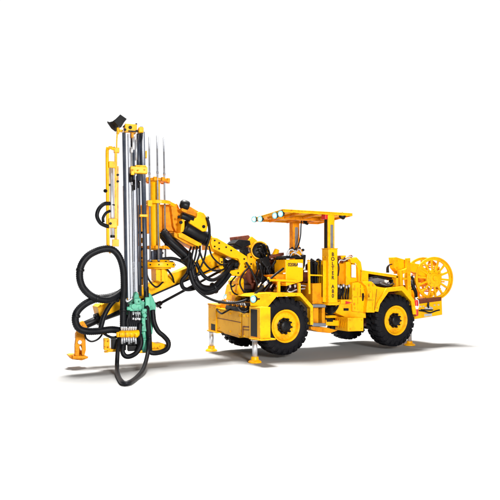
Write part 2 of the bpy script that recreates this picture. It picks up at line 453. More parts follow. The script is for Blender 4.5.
# silver fittings
d = MB()
for (x, y) in ((279,263),(281.5,266),(283,263.5),(266,283),(284,260),(270,288),(276,287),(258,287)):
    p = P(x, y, .42); d.cyl(p, p+Vector((.02,-.03,.055)), .016); d.cyl(p+Vector((.02,-.03,.055)), p+Vector((.06,-.02,.085)), .012)
d.done('pipe_fitting', CHR, rig, 0)
d = MB(); d.cyl(P(274,258,.7), P(277,249.5,.7), .07, .05); d.lathe(P(274.5,257,.7), UP, [(.09,0),(.09,.02)], 20); d.done('filter_housing', YEL, rig)
d = MB(); d.plate([(268,256),(284,252.5),(284,255.5),(268,259)], .6, .3); d.done('deck_strap', RED, rig)
d = MB(); d.plate([(260,259),(268,256),(272,268),(270,281),(263,292),(257,294),(262,276)], .55, .14); d.done('hose_guard', BLK, rig)

# rails above the fender
r = MB()
r.bar(P(270,280,.05), P(296,281,.05), .05, .045, (0,1,0)); r.bar(P(270.5,281,.05), P(268,277.5,.05), .05, .04)
for x, y0, y1 in ((278.6,281,293),(299,283,293)): r.bar(P(x,y0,.05), P(x,y1,.05), .05, .055)
r.done('guard_rail', YEL, rig)
r = MB(); r.bar(P(308.7,261.5,.05), P(309.3,294,.05), .035, .045); r.lathe(P(308.7,261.3,.05), UP, [(.035,0),(.03,.02),(.01,.03)], 16)
r.bar(P(308.9,275,.06), P(322,275.5,.06), .03, .03); r.done('guard_post', YEL, rig)

# operator console
b = MB()
b.plate([(285.3,259.6),(303.4,259.2),(303.2,281.2),(286.2,286.2)], .10, .42)
con = b.done('operator_console', YEL, rig, .012)
b = MB(); b.plate([(272,275),(289,273.6),(290,281.5),(282.5,284)], .18, .35); b.done('console_shelf', ORG, con)
lettering('plate_lettering', '0208A', .092, P(293.2,266.3,.100), (1,0,0), (0,0,1), INK, con)
b = MB(); b.plate([(298,262.8),(302.6,263.2),(302.6,267.6),(298,267.2)], .09, .012); b.done('white_sticker', WHT, con, .002)
b = MB()
b.plate([(284.5,258.6),(304,258.2),(304,256.4),(300,255.5),(286,255.8)], .12, .35); b.plate([(303.2,254.5),(306,255),(305,266),(303.2,270)], .16, .3)
b.done('lever_box', BLK, con)
b = MB(); b2 = MB(); b3 = MB()
for i in range(7):
    x = 287+i*2.5; p = P(x, 256.3, .2+.05*(i % 3)); q2 = p+Vector((rnd.uniform(-.02,.05), -.05, .10+.05*rnd.random()))
    b.tube([p, q2], .010, 8, spline=False); b2.lathe(q2, UP, [(.010,-.015),(.026,0),(.026,.02),(.01,.035)], 12)
b3.tube([P(287,257,.15), P(288,251.5,.12), P(292,249.5,.1), P(296,252,.1), P(299,249.2,.12), P(303,255,.15)], .014)
b3.tube([P(290,257,.14), P(293,252.5,.06), P(298,254.5,.05), P(301,257,.14)], .012)
b.done('valve_lever', CHR, con, 0); b2.done('lever_knob', BLK, con, 0); b3.done('lever_pipe', CHR, con, 0)
b = MB(); b.lathe(P(298.5,252.5,.2), (-.2,-1,.2), [(.07,0),(.07,.04),(.055,.045)], 20); b.lathe(P(292,253,.25), (0,-1,.2), [(.06,0),(.06,.04),(.05,.045)], 20); b.done('pressure_gauge', ORG, con)
b = MB(); b.bar(P(304.2,271.2,.08), P(308,271.3,.08), .01, .03); b.bar(P(283,273.4,.12), P(292,272.3,.12), .02, .02); b.done('grab_handle', WHT, con, .003)
b = MB(); b.tube([P(289,287.5,.2), P(287.5,291,.15), P(291,292,.12), P(297,289.5,.12), P(305,288.5,.2)], .014); b.tube([P(296,286,.2), P(302,285.5,.15), P(306,286,.2)], .012); b.done('steel_pipe', CHR, rig, 0)
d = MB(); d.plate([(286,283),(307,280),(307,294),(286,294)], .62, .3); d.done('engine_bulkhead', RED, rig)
d = MB(); d.plate([(304,270),(322,269),(322,281),(304,282)], .5, .25); d.done('seat_base', RED, rig)

# seat: bucket with back and armrest, and the levers in front of it
b = MB()
b.plate([(312,279.5),(324,279.5),(323.5,284),(312,284.5)], .35, .55)
seat = b.done('seat', BLK, rig, .03)
b = MB(); b.plate([(318.5,264),(322.5,262),(326,264),(325.5,281),(319,281)], .38, .5); b.done('seat_back', BLK, seat, .03)
b = MB()
for (x, y) in ((312.5,263.5),(315,265),(318,262.6),(313.8,268)): b.bar(P(x+.8,281,.3), P(x,y,.28), .05, .05); b.lathe(P(x,y,.28), UP, [(.02,-.03),(.04,0),(.04,.05),(.02,.08)], 12)
b.done('control_lever', BLK, seat, .006)

# ------------------------------------------------------------------ canopy and its posts
z0, z1 = CH+1.135, CH+1.195
b = MB()
b.box(-.07, 1.60, 0, 1.2, z1-.02, z1)
DROP = .072
for (xa, xb, ya, yb) in ((-.07,1.60,0,.02),(-.07,1.60,1.18,1.2),(-.07,-.05,.021,1.179),(1.58,1.60,.021,1.179)):
    b.box(xa, xb, ya, yb, z0, z1-.021)
for v in b.bm.verts: v.co.z -= DROP*v.co.y
can = b.done('canopy', YEL, rig, .008)
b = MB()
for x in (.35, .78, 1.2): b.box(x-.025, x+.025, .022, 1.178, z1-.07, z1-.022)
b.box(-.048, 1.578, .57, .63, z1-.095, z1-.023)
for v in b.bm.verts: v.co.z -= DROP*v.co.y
b.done('roof_rib', ORG, can)  # ribs coloured darker to imitate shade under the roof
def work_light(p, ax, r=.058):
    ax = Vector(ax).normalized(); w = MB()
    w.lathe(p, -ax, [(r*1.05,-.004),(r*1.07,0),(r*1.0,.03),(r*.7,.07),(r*.3,.08)], 24)
    w.cyl(Vector(p)-ax*.03, Vector((p.x-ax.x*.03, p.y-ax.y*.03, z0-DROP*p.y+.02)), .012)
    o = w.done('work_light', BLK, rig, 0)
    l = MB(); l.lathe(Vector(p)+ax*.006, ax, [(r*1.02,0),(r*1.0,.012),(r*.62,.004)], 24); l.done('glow_halo', HALO, o, 0)  # the ring imitates the lamp's glow, the lens is the source
    l = MB(); l.lathe(Vector(p)+ax*.008, ax, [(r*.60,0),(r*.56,.014),(r*.3,.024),(r*.05,.027)], 24); l.done('lens', LENS, o, 0)
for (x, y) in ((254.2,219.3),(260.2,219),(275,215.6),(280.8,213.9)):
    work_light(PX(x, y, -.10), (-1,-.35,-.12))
# dark lamps under the rear of the roof
for (p, ax) in ((P(343.5,216.6,.06), (1,-.1,-.25)), (P(307.6,222.2,1.05), (1,-.3,-.25))):
    w = MB(); ax = Vector(ax).normalized()
    w.lathe(p, ax, [(.02,-.10),(.05,-.08),(.062,0),(.058,.015)], 20); w.cyl(p-ax*.03, p-ax*.03+Vector((0,0,.08)), .012); w.done('rear_lamp', BLK, rig, 0)
# right post with its lower column
b = MB(); b.box(1.00, 1.16, .02, .16, CH+.44, z1-.04); post = b.done('canopy_post', YEL, rig, .008)
b = MB(); b.box(1.055, 1.125, .014, .019, CH+.47, CH+.94); b.done('post_inset', GLS, post, .003)
b = MB(); b.box(.992, .999, .045, .135, CH+.44, z0-.03); b.done('post_channel', BLK, post, .002)
b = MB(); b.box(.93, .99, .02, .15, z0-.09, z0+.02); b.done('red_reflector', REDP, post)
b = MB(); b.box(.98, 1.205, -.02, .20, CH-.62, CH+.455); cl = b.done('post_column', YEL, rig, .01)
b = MB(); b.box(.955, 1.235, -.035, .23, CH-.66, CH-.615); b.box(.90, .978, .05, .30, CH-.60, CH+.23); b.box(.972, 1.213, -.028, .21, CH+.455, CH+.475)
for z in (-.5, -.1, .3): b.bolt((.98, .16, CH+z), (-1,0,0), .014); b.bolt((.98, .05, CH+z), (-1,0,0), .014)
b.done('column_base', YEL, cl, .008)
zt = CH+(272-252.7)*11.87/600
lettering('column_lettering', '\n'.join('BOLTER'), .104, (1.085, -.02, zt-.067), (1,0,0), (0,0,1), INK, cl, spacing=.885, stretch=1.0)
zt = CH+(272-285)*11.87/600
lettering('column_lettering', '\n'.join('A80'), .104, (1.085, -.02, zt-.067), (1,0,0), (0,0,1), INK, cl, spacing=.885, stretch=1.0)
# far post with cable
b = MB(); b.box(.82, .99, 1.02, 1.16, 1.0, z1-.105); post = b.done('canopy_post', ORG, rig, .008)  # yellow post, the shade on its front put into the colour
b = MB(); b.box(.87, .95, 1.012, 1.018, CH+.45, CH+.95); b.done('post_inset', GLS, post, .003)
b = MB(); b.tube([P(301.8,218,.98), P(301,226,.9), P(300.6,235,.85), P(299,243,.8), P(296.5,249,.75)], .012); b.done('lamp_cable', RUB, rig, 0)

# ------------------------------------------------------------------ middle of the body
b = MB()
b.plate([(312.5,283.5),(323,283),(323,304),(312.5,304)], .12, .6)
b.plate([(313.5,307.5),(318.5,307.5),(318.5,323),(313.5,323)], .15, .05); b.plate([(322,307.5),(325,307.5),(325,324),(322,324)], .15, .5)
b.plate([(311,326.4),(326,327.4),(338,330.5),(330,333.2),(318,332),(311,329.5)], .10, .7)
step = b.done('boarding_step', ORG, rig)
b = MB(); b.plate([(313,304.4),(325.8,304.4),(325.8,307.4),(313,307.4)], .06, .5); b.plate([(312.5,323),(326,323.3),(326,326.6),(312.5,326.4)], .06, .5); b.done('step_tread', STL, step, .004)
b = MB(); b.box(.8, 2.2, .45, 1.4, .62, .86); b.box(1.05, 1.9, .3, 1.5, .86, 1.02); b.done('articulation_frame', UND, rig)
b = MB(); b.plate([(326,320),(339,320.5),(339,326),(326,325.5)], .16, .3); b.plate([(326,312),(341,312),(341,318),(326,318)], .3, .3); b.plate([(336,302),(365,301),(366,318),(346,317.5),(336,313)], .12, .4)
b.plate([(341,299.5),(352,299.5),(352,304),(341,304)], .09, .4)
mid = b.done('frame_plate', YEL, rig)
b = MB(); b.plate([(327,319),(333,319),(333,321.8),(327,321.8)], .15, .01); b.plate([(326,314),(340,314),(340,315.3),(326,315.3)], .29, .01); b.plate([(343.7,308.2),(348.7,308.2),(348.7,310.7),(343.7,310.7)], .112, .006); b.done('dark_slot', BLK, mid, 0)
b = MB(); b.prism([P(345.6,301,.085), P(352.2,302.6,.085), P(345.6,304.2,.085)], (0,.004,0)); b.done('red_arrow_sticker', REDP, mid, 0)
b = MB(); b.plate([(326,303.5),(341,303.5),(341,312),(326,312)], .7, .2); b.done('articulation_joint', BLK, rig)
b = MB()
for i in range(7):
    b.tube([P(325+i*.6,311-i,.25+.03*i), P(331,313.5-i*1.3,.1+.02*i), P(337,308-i,.08+.03*i), P(339.5,300-i*.8,.2+.04*i), P(341+i*1.1,290,.35), P(341.5+i*1.2,283,.4)], .02, 8)
b.done('articulation_hose', RUB, rig, 0)
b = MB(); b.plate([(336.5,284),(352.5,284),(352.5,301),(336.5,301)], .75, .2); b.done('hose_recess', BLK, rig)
# fuel box
b = MB(); X0 = P(348,324,-.06)
b.plate([(347.8,317.6),(363.6,317.6),(363.6,331.0),(347.8,331.6)], -.08, .42)
b2 = P(347.8,317.6,-.08); fb = b.done('tool_box', YEL, rig, .01)
b = MB()
for j in range(5): b.bar((b2.x-.004, -.02+.07*j, b2.z-.03), (b2.x-.004, .03+.07*j, b2.z-.22), .006, .008, (1,0,0))
for q in ((350,320),(361.5,320),(350,329),(361.5,328.6)): b.bolt(P(*q,-.08), (0,-1,0), .012)
b.done('box_trim', ORG, fb, 0)

# operator station back structure
b = MB(); b.plate([(338.5,264),(347,263),(346.5,284.5),(338.5,285)], .25, .5); b.plate([(338,257),(342,257),(342,264),(338,264)], .3, .4); b.done('station_panel', ORG, rig)
b = MB(); b.plate([(346,262),(350,261.5),(351,262),(351.2,285),(346,285.3)], .18, .45)
b.plate([(350,258.5),(357,257.5),(361,262),(362.4,270),(362.6,283),(358.4,283),(358,270),(356.2,264),(351,263)], .14, .5)
b.plate([(341,255.5),(346,255.4),(346,257.2),(357,257.2),(357,259),(341,259)], .22, .35)
st = b.done('station_frame', YEL, rig, .008)
b = MB(); b.plate([(351.6,264.6),(356,264.8),(356,277.6),(351.6,277.4)], .13, .012); b.done('white_panel', WHT, st, .004)
b = MB(); b.plate([(350.5,264),(357.5,264),(358,283),(350.5,284)], .19, .3); b.done('station_infill', YEL, st)
b = MB()
for i in range(9):
    x, y = 339+rnd.random()*16, 256.5+rnd.random()*5; p = P(x, y, .25); b.lathe(p, (0,-1,.3), [(.04,-.03),(.04,.02),(.02,.035)], 14)
b.done('valve_cluster', RED, st, .003)
b = MB(); b.tube([P(337.5,266,.2), P(340,260,.18), P(344,260.5,.16), P(349,258.5,.16), P(353,260.5,.2), P(356,265,.1)], .012); b.tube([P(345,258,.2), P(351,256.5,.18), P(354,259.5,.17)], .01); b.done('steel_pipe', CHR, rig, 0)
b = MB(); b.tube([P(337.6,262,.15), P(339,268,.12), P(338,276,.14)], .013); b.done('cable', RUB, rig, 0)

# ------------------------------------------------------------------ rear body
b = MB()
b.plate([(352.5,282.6),(361,281.6),(366.5,286.5),(368,296),(366,312.6),(352.5,311.5)], .08, 1.3)
b.plate([(361.2,281.6),(372,281.6),(377,286.5),(387,288.4),(375,309),(374.8,312.6),(366.2,312.6),(368.2,296),(366.7,286.5)], -.02, 1.5)
bd = b.done('rear_body', YEL, rig, .012)
b = MB(); b.plate([(362.1,293.4),(363.9,293),(364.2,296.5),(363.5,300.8),(362.4,301)], .072, .01); b.done('latch_slot', BLK, bd, 0)
b = MB(); b.plate([(358,288),(366,288),(366.5,289),(358.5,289)], .07, .012); b.plate([(357.6,288),(358.6,288),(358.6,310),(357.6,310)], .07, .012); b.plate([(372.5,290),(373.2,290),(373.2,311),(372.5,311)], -.03, .012)
for q in ((355,286),(355,308),(364,306),(370,292),(370,308),(376,297)): b.bolt(P(*q, .07 if q[0] < 366 else -.02), (0,-1,0), .013)
b.done('panel_rib', YEL, bd, .002)
# hood, open at the side to show the engine
b = MB()
b.plate([(361.5,270.2),(398.4,275.6),(398.4,278.2),(368.5,273.6),(368.5,282),(371.5,283.4),(361.5,283)], .10, .03)
b.prism([P(361.5,270,.10), P(398.4,275.4,.10), P(398.4,276.8,.10), P(361.5,271.6,.10)], (0,1.5,0))
b.plate([(396,276),(398.4,276),(398.6,288.5),(396,288)], .10, 1.4)
b.plate([(361.4,271),(366,272),(366,283),(361.4,283)], .13, 1.4)
b.done('hood', YEL, rig, .008)
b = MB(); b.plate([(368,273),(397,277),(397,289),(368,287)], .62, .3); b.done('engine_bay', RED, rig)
b = MB(); b.plate([(369,279.5),(378,277.6),(386,279.6),(390,282),(390,286.5),(369,285)], .22, .38)
for i in range(5): b.cyl(P(371+i*3.4,278.8+i*.4,.3), P(371+i*3.4,277+i*.4,.3), .045)
eng = b.done('engine_cover', GLS, rig, .02)
b = MB(); b.plate([(384.6,279.8),(388.8,280.4),(388.6,283.6),(384.6,283.2)], .21, .012); b.done('white_label', WHT, eng, .002)
b = MB(); b.lathe(P(391.5,281.5,.3), (0,-1,0), [(.07,0),(.075,.1),(.05,.12)], 20); b.tube([P(370,277,.3), P(378,276.5,.2), P(386,278,.2), P(393,278.5,.25)], .018); b.tube([P(369.5,285,.18), P(378,284.6,.15), P(388,286.6,.18), P(395,284,.22)], .016); b.done('engine_pipe', BLK, eng, 0)
# rear fender
b = MB()
b.plate([(374.8,311.5),(377,303),(386.6,288),(404.2,286.4),(414.4,299.5),(416.6,314.5),(413.4,314.5),(411.4,301.6),(402,290.6),(388.8,291.9),(380.2,304),(378.4,311.8)], -.045, .03)
b.band([(378.4,311.8),(380.2,304),(388.8,291.9),(402,290.6),(411.4,301.6),(413.4,314.5)], -.014, .5, -1.1)
b.plate([(386.6,288),(404.2,286.4),(404.2,288),(388,290)], -.014, .55)
rf = b.done('fender', YEL, rig, .005)
b = MB()
for q in ((377,308),(381.5,298.5),(386.5,291),(395,289.3),(403,288.8),(409,296),(413.5,306)): b.bolt(P(*q, -.045), (0,-1,0), .012)
b.done('bolt', YEL, rf, 0)
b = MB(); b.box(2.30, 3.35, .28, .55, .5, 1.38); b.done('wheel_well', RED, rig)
b = MB(); b.box(2.2, 3.4, .5, 1.5, .55, 1.3); b.box(2.25, 3.4, 1.42, 1.86, 1.28, 1.33); b.done('rear_chassis', UND, rig)

# ------------------------------------------------------------------ hose reel carriage
b = MB()
b.plate([(393.4,257.4),(396.5,257.2),(407,260.2),(409.5,263),(409.5,271),(398,271.8),(394.8,268)], .30, .16)
b.plate([(407.4,258.2),(410.4,258),(411.4,300),(414.2,306),(410.6,306),(407.8,299)], .16, .08)
b.plate([(400.2,270),(403,270),(403.4,286),(400.4,286)], .2, .1); b.plate([(403,277.5),(408,277.5),(408,280),(403,280)], .18, .06)
b.plate([(403,270),(408,268),(408,272.5),(403,274)], .18, .3)
b.plate([(409.8,262.5),(421,264.5),(428,271),(436,274.5),(436,281),(426,279),(416,273),(409.8,271)], .34, .07)
b.plate([(412,288),(420,288),(420,301),(412,301)], .55, .5)
br = b.done('reel_bracket', YEL, rig, .008)
b = MB()
for q in ((397,261),(397,268),(404,262.5),(404,269)): b.bolt(P(*q, .30), (0,-1,0), .016)
for q in ((409,262),(409,275),(409.6,288)): b.bolt(P(*q, .16), (0,-1,0), .014)
b.done('bolt', ORG, br, 0)
b = MB()
for i in range(3):
    b.tube([P(386.8+i*.9,272.5,.4+.1*i), P(387+i*.7,267.5-i*.4,.38+.1*i), P(390+i*.6,264.6-i*.4,.36+.1*i), P(395,264.5+i,.4+.1*i)], .013, 8)
b.tube([P(412.5,281,.4), P(413,286,.3), P(415.5,292,.28), P(416,299,.4)], .04); b.tube([P(411.5,276,.45), P(414,283,.42), P(412.5,290,.45)], .03)
b.done('hydraulic_hose', RUB, rig, 0)
al = math.radians(17)
ax = (RT*math.sin(al) - FW*math.cos(al)).normalized()      # outward axis of the reel
CR = P(433.4, 278.5, .28)
def flange(c, rim_in, spokes, off):
    c = Vector(c); m = MB()
    m.lathe(c, ax, [(rim_in,-.022),(.482,-.022),(.482,.022),(rim_in,.022)], 72, True, True)
    m.lathe(c, ax, [(.462,.022),(.492,.022),(.492,.05),(.462,.05)], 72, True, True)
    m.lathe(c, ax, [(.20,-.03),(.20,.03),(.19,.04),(.13,.042),(.12,.06),(.04,.062)], 40)
    u = (UP - ax*UP.dot(ax)).normalized(); w = ax.cross(u)
    for k in range(spokes):
        a = 2*PI*(k+off)/spokes; dirv = u*math.cos(a)+w*math.sin(a)
        m.bar(c+dirv*.18, c+dirv*(rim_in+.02), .032, .044, ax)
    for k in range(8):
        a = 2*PI*k/8; m.bolt(c+(u*math.cos(a)+w*math.sin(a))*.16+ax*.042, ax, .014)
    return m
m = MB(); m.cyl(CR-ax*.48, CR+ax*.10, .06); reel = m.done('hose_reel', YEL, rig)
flange(CR, .415, 14, .3).done('flange', YEL, reel, .004)
flange(CR-ax*.44, .425, 12, .1).done('flange', YEL, reel, .004)
m = MB(); m.lathe(CR, ax, [(.17,-.43),(.17,-.02),(.15,-.02),(.15,-.43)], 40, True, True)
u = (UP - ax*UP.dot(ax)).normalized(); w = ax.cross(u)
for k in range(10):
    a = 2*PI*(k+.1)/10; dv = u*math.cos(a)+w*math.sin(a); m.cyl(CR+dv*.30-ax*.425, CR+dv*.30-ax*.01, .016, n=10)
m.done('drum', ORG, reel, 0)
# rear platform
b = MB()
b.plate([(413.6,306),(417.6,300.5),(441.8,297.6),(442.4,314.8),(413.8,319.4)], .16, 1.3)
pl = b.done('rear_platform', YEL, rig, .01)
b = MB(); b.plate([(418.5,299.6),(441.5,297),(441.3,300.8),(418.5,304)], .152, .2); b.done('platform_recess', RED, pl, .004)
b = MB(); b.tube([P(419,310.5,.14), P(424,311,.10), P(430,312.6,.10), P(436,310.8,.12), P(439.5,310,.14)], .016); b.tube([P(428.4,303,.14), P(428.2,306,.10), P(428.6,309,.13)], .022)
b.tube([P(421,309.6,.13), P(426,309.8,.09), P(433,310,.1)], .012); b.done('winch_hose', RUB, pl, 0)
b = MB(); b.plate([(424.5,314),(432,313.4),(432,316),(424.5,316.6)], .15, .012); b.cyl(P(425,308.5,.13), P(432,308.2,.13), .03); b.cyl(P(428.4,306,.13), P(428.6,309,.13), .04)
for x in (420,423,434,438): b.bolt(P(x,306.5-(x-420)*.1,.16), (0,-1,0), .02, .03)
b.done('winch_fitting', CHR, pl, .003)

# fire extinguisher beside the rear wheel
ex0 = P(416.2,316.4,.02); base = Vector((ex0.x, ex0.y, P(416.2,316,.02).z))
ex = bpy.data.objects.new('fire_extinguisher', None); col.objects.link(ex); ex.location = base
tag(ex, 'slim red cylinder with a pale band strapped beside the rear wheel', 'fire extinguisher')
b = MB(); b.lathe((0,0,0), UP, [(.02,0),(.042,.008),(.045,.03),(.045,.30),(.036,.335),(.018,.35)], 24); b.done('bottle', REDP, ex, 0)
b = MB(); b.lathe((0,0,.15), UP, [(.0465,0),(.0465,.07)], 24); b.done('pale_band', WHT, ex, 0)
b = MB(); b.cyl((0,0,.345), (0,0,.39), .016); b.bar((-.03,0,.39), (.05,0,.405), .02, .012); b.tube([(.015,0,.37),(.05,-.01,.34),(.055,-.02,.25),(.05,-.02,.18)], .008, 8); b.done('valve', WHT, ex, 0)

# ------------------------------------------------------------------ boom
YB = .75
b = MB()                                                    # main boom tube, end at the carrier
b.plate([(247.5,254),(251,252.5),(267.5,264.5),(266.5,277.5),(264,278.5),(248,266)], YB, .40)
mb_ = b.done('boom_tube', YEL, rig, .012)
b = MB()
for q in ((251,257),(257,261),(263,265.5),(264,273),(251,264)): b.bolt(P(*q, YB), (0,-1,0), .02)
b.done('bolt', BLK, mb_, 0)
b = MB(); b.plate([(246,266),(264,279),(266,287),(258,291),(249,283),(245,274)], YB+.15, .4); b.done('boom_gusset', RED, rig)
c0 = P(259.5,250.5,YB-.05)
b = MB(); b.lathe(c0, (-.25,-1,.1), [(.16,-.14),(.185,-.14),(.185,.04),(.16,.04)], 36, True, True); b.plate([(248.5,240),(252,236.5),(260,243),(261,247),(254,250),(249,247)], YB, .4); rg = b.done('rotation_ring', YEL, rig, .006)
b = MB(); b.lathe(c0, (-.25,-1,.1), [(.158,-.13),(.158,-.02),(.12,0),(.05,.02)], 24)
b.done('rotation_motor', BLK, rg, .004)
b = MB()
for i in range(8):
    a = 2*PI*i/8; pp = c0+Vector((math.cos(a)*.09, -.08, math.sin(a)*.09)); b.tube([pp, pp+Vector((.02,-.07,.03)), pp+Vector((.08,-.03,-.06)), pp+Vector((.14,.05,-.18))], .014, 8)
b.done('motor_hose', RUB, rg, 0)
b = MB(); b.plate([(237.2,236.6),(248.5,235),(250,236.5),(250,243),(247,249),(238,241)], YB+.05, .34); b.done('boom_head', RED, rig, .01)
b = MB(); b.plate([(232.6,245.4),(237,240.8),(248,241.6),(247.6,245.5),(244,249.5),(234,248.6)], YB-.02, .34); b.plate([(234,243.5),(238.6,239.4),(250,240.6),(251,244.8),(242,247.6)], YB-.06, .3); b.plate([(243,248),(248,247),(250,256),(246,256)], YB+.02, .2); b.done('boom_motor', BLK, rig, .01)
# flat arm with bolts
b = MB()
b.plate([(212.3,237.2),(217.5,238.2),(233,247.4),(247.2,256.5),(248.8,265),(246.2,273),(238.6,276.6),(225,274),(219.6,268.2),(219.8,257.5),(223,258.3),(223.4,267),(229,271),(238.6,269.2),(240.6,264),(238.5,258.8),(231,257.5),(222,253),(212.6,248.6),(210.8,243)], YB-.10, .06)
kn = b.done('boom_knuckle', YEL, rig, .012)
b = MB()
for q in ((214.5,240.5),(219,243),(226,247.2),(231,250.5),(214.5,246.5),(219,248.8),(244,259),(245,267),(238,273),(229,273),(221.6,262)): b.bolt(P(*q, YB-.10), (0,-1,0), .018, .02)
b.done('bolt', BLK, kn, 0)
b = MB(); b.plate([(211.8,237.6),(233,247.8),(247,257),(247.4,265),(241,262),(231,257.2),(212,248.2)], YB-.036, .30); b.plate([(225,273.4),(220.6,268),(223,267),(229,271.2),(240,268.6),(247.4,265),(245.6,272.4),(238.6,276)], YB-.036, .3); b.done('knuckle_body', YEL, kn, .012)
b = MB(); b.cyl(P(226,265,YB+.1), P(240,262,YB+.1), .085); b.lathe(P(236.5,264.5,YB), (0,-1,0), [(.075,-.2),(.075,.02),(.04,.05)], 24); b.plate([(223,257),(229,261),(231,268),(224,268)], YB+.12, .2); b.done('knuckle_motor', BLK, kn, .006)
b = MB(); b.plate([(208.2,236.5),(212.2,235.6),(213.4,249),(208.2,249.8)], YB-.04, .3); b.done('knuckle_flange', YEL, kn, .008)
b = MB(); b.plate([(211.3,239),(212.4,239),(212.4,246.6),(211.3,246.6)], YB-.05, .012); b.done('dark_slot', BLK, kn, 0)
# swing cylinder with saddles
p0, p1 = P(184,227.4,.76), P(206,239,.76)
b = MB(); b.cyl(p0, p1, .128, n=32); b.lathe(p1, p1-p0, [(.138,-.05),(.138,.02),(.11,.04)], 32); b.lathe(p0, p1-p0, [(.135,-.02),(.135,.04)], 32)
sw = b.done('rotary_actuator', BLK, rig, .006)
b = MB()
b.plate([(197.2,212.6),(200,211.6),(204,213.2),(207.4,218),(208,225),(206.6,231.4),(203,231.6),(189.4,223),(190.6,219.6),(196.6,218)], .61, .34)
b.plate([(178.6,233.4),(181.6,232.6),(202,243.8),(201.4,246.6),(199.4,247.2),(178.8,237)], .61, .34)
b.plate([(181.8,218),(184.8,217),(184.6,231),(180.5,233)], .66, .3)
b.done('actuator_saddle', YEL, sw, .01)
b = MB(); b.plate([(181.2,208.4),(190,206.4),(199,211.8),(196.6,216.8),(188,213.8),(182,211)], .66, .28); b.plate([(174,232),(178,234),(200,247.5),(198,249.6),(184,243),(174.5,237)], .68, .3); b.done('actuator_bracket', ORG, sw, .008)
b = MB(); b.lathe(P(184.6,205,.70), (.75,-.2,-.2), [(.05,-.09),(.085,-.06),(.095,0),(.085,.07),(.06,.09)], 24); b.cyl(P(181,215.5,.66), P(193,219.5,.66), .06); b.cyl(P(205.5,218.6,.62), P(208.5,217.4,.62), .03); b.done('actuator_motor', BLK, sw, .006)
hose_ = MB(); hose_.tube([P(206.8,217.6,.58), P(208.8,224,.56), P(209.4,233,.58), P(208.6,240,.6), P(206.4,246.4,.62)], .026); hose_.done('actuator_hose', RUB, sw, 0)
b = MB(); b.lathe(P(203.5,226.6,.605), (0,-1,0), [(.03,0),(.03,.02)], 16); b.lathe(P(180.6,222.5,.65), (0,-1,0), [(.03,0),(.03,.03)], 16); b.lathe(P(178.5,217,.65), (0,-1,0), [(.022,0),(.022,.03)], 16); b.done('pin', BLK, sw, 0)
# head block behind the carousel
b = MB()
b.plate([(137.5,205),(176,204),(181,212),(182.5,221),(181,232.5),(170,231),(148,233.5),(137.5,232)], .98, .34)
b.plate([(171,205.5),(177,203.5),(181.5,212),(182.8,222),(180.5,229),(176,232),(173.5,226)], .88, .1)
b.plate([(170,231.5),(182,233),(178.5,238),(172.5,236.5)], .95, .3)
hb = b.done('mast_head_block', ORG, rig, .01)
b = MB()
for q in ((178.6,210),(180,217.5),(180,225),(178,229)): b.bolt(P(*q, .88), (0,-1,0), .02, .025)
b.done('bolt', BLK, hb, 0)
# lower telescopic boom with the stinger foot
b = MB(); b.bar(P(222,257.5,1.15), P(99,311.5,1.0), .26, .235, (0,1,0)); lb = b.done('lower_boom', YEL, rig, .015)
b = MB(); b.bar(P(222,264.5,1.02), P(120,309,.92), .10, .03, (0,1,0)); b.bar(P(131,300,.96), P(162,287,.98), .05, .12, (0,1,0)); b.done('boom_shadow_strip', BLK, lb, .004)  # solid black bars stand in for the shade along the boom
b = MB(); b.plate([(195,262),(222,249),(226,258),(222,268),(204,275),(198,272)], 1.0, .10); b.plate([(97.5,307),(101,304),(104,312),(100,317)], .85, .36); b.done('boom_collar', YEL, lb, .01)
b = MB()
for q in ((202,266),(210,262.5),(219,258),(206,271),(217,266)): b.bolt(P(*q, 1.0), (0,-1,0), .018)
b.done('bolt', ORG, lb, 0)
b = MB(); b.cyl(P(100,318.5,.95), P(84,325.5,.93), .07); b.cyl(P(132,306,.98), P(95,319,.95), .085); b.lathe(P(97,319.5,.95), P(84,325.5,.93)-P(100,318.5,.95), [(.11,-.04),(.11,.02)], 24); b.cyl(P(97,317,.9), P(96,314,.9), .03); b.done('extension_cylinder', BLK, lb, .004)
b = MB(); b.cyl(P(158,304.6,.85), P(236,262.5,.85), .024); b.lathe(P(158.5,304.2,.85), (1,0,.5), [(.045,-.05),(.05,0),(.04,.06)], 16); b.cyl(P(155,303,.85), P(161,308,.85), .02); b.done('tie_rod', BLK, lb, 0)

# stinger foot at the far left
b = MB()
b.plate([(76.6,331.5),(84.8,331.2),(85.6,339),(86,350),(84.5,355.5),(82,355.5),(81.8,345),(79.8,345),(79,355.8),(75.2,355.8),(75.2,345),(76,339)], .80, .07)
b.plate([(76.6,331.5),(84.8,331.2),(85.6,339),(86,350),(84.5,355.5),(75.2,355.8),(75.2,345),(76,339)], 1.0, .06)
b.plate([(76.6,333),(84.4,333),(84.6,339),(76.4,339)], .87, .13)
z_ = P(78,358,.9).z
b.prism([P(68.4,355.2,.86), P(72,354.6,.86), P(79,358.4,.86), P(88.4,356.6,.86), P(88,358.2,.86), P(82,360.4,.86), P(72,359.4,.86)], (0,.18,0))
b.plate([(73,356),(86,355.6),(86.6,358.6),(73,359.2)], .78, .38)
ft = b.done('stinger_foot', ORG, rig, .006)
b = MB(); b.lathe(P(79.6,342.2,.79), (0,-1,0), [(.035,0),(.035,.02)], 16); b.bar(P(79.4,346,.84), P(81.2,350,.84), .05, .03); b.done('foot_pin', CHR, ft, .003)
b = MB(); b.cyl(P(80.6,333,.93), P(82.5,325,.93), .07); b.plate([(78.6,326.6),(81,322),(83.5,321),(87.5,327),(86.5,329.4),(84.8,329.6),(82.6,325),(80.4,329.5)], .86, .08); b.done('foot_clevis', ORG, ft, .005)
b = MB()
for q in ((77.4,336),(83.6,335.6),(76.8,352),(84.4,352)): b.bolt(P(*q, .80), (0,-1,0), .015)
b.done('bolt', ORG, ft, 0)
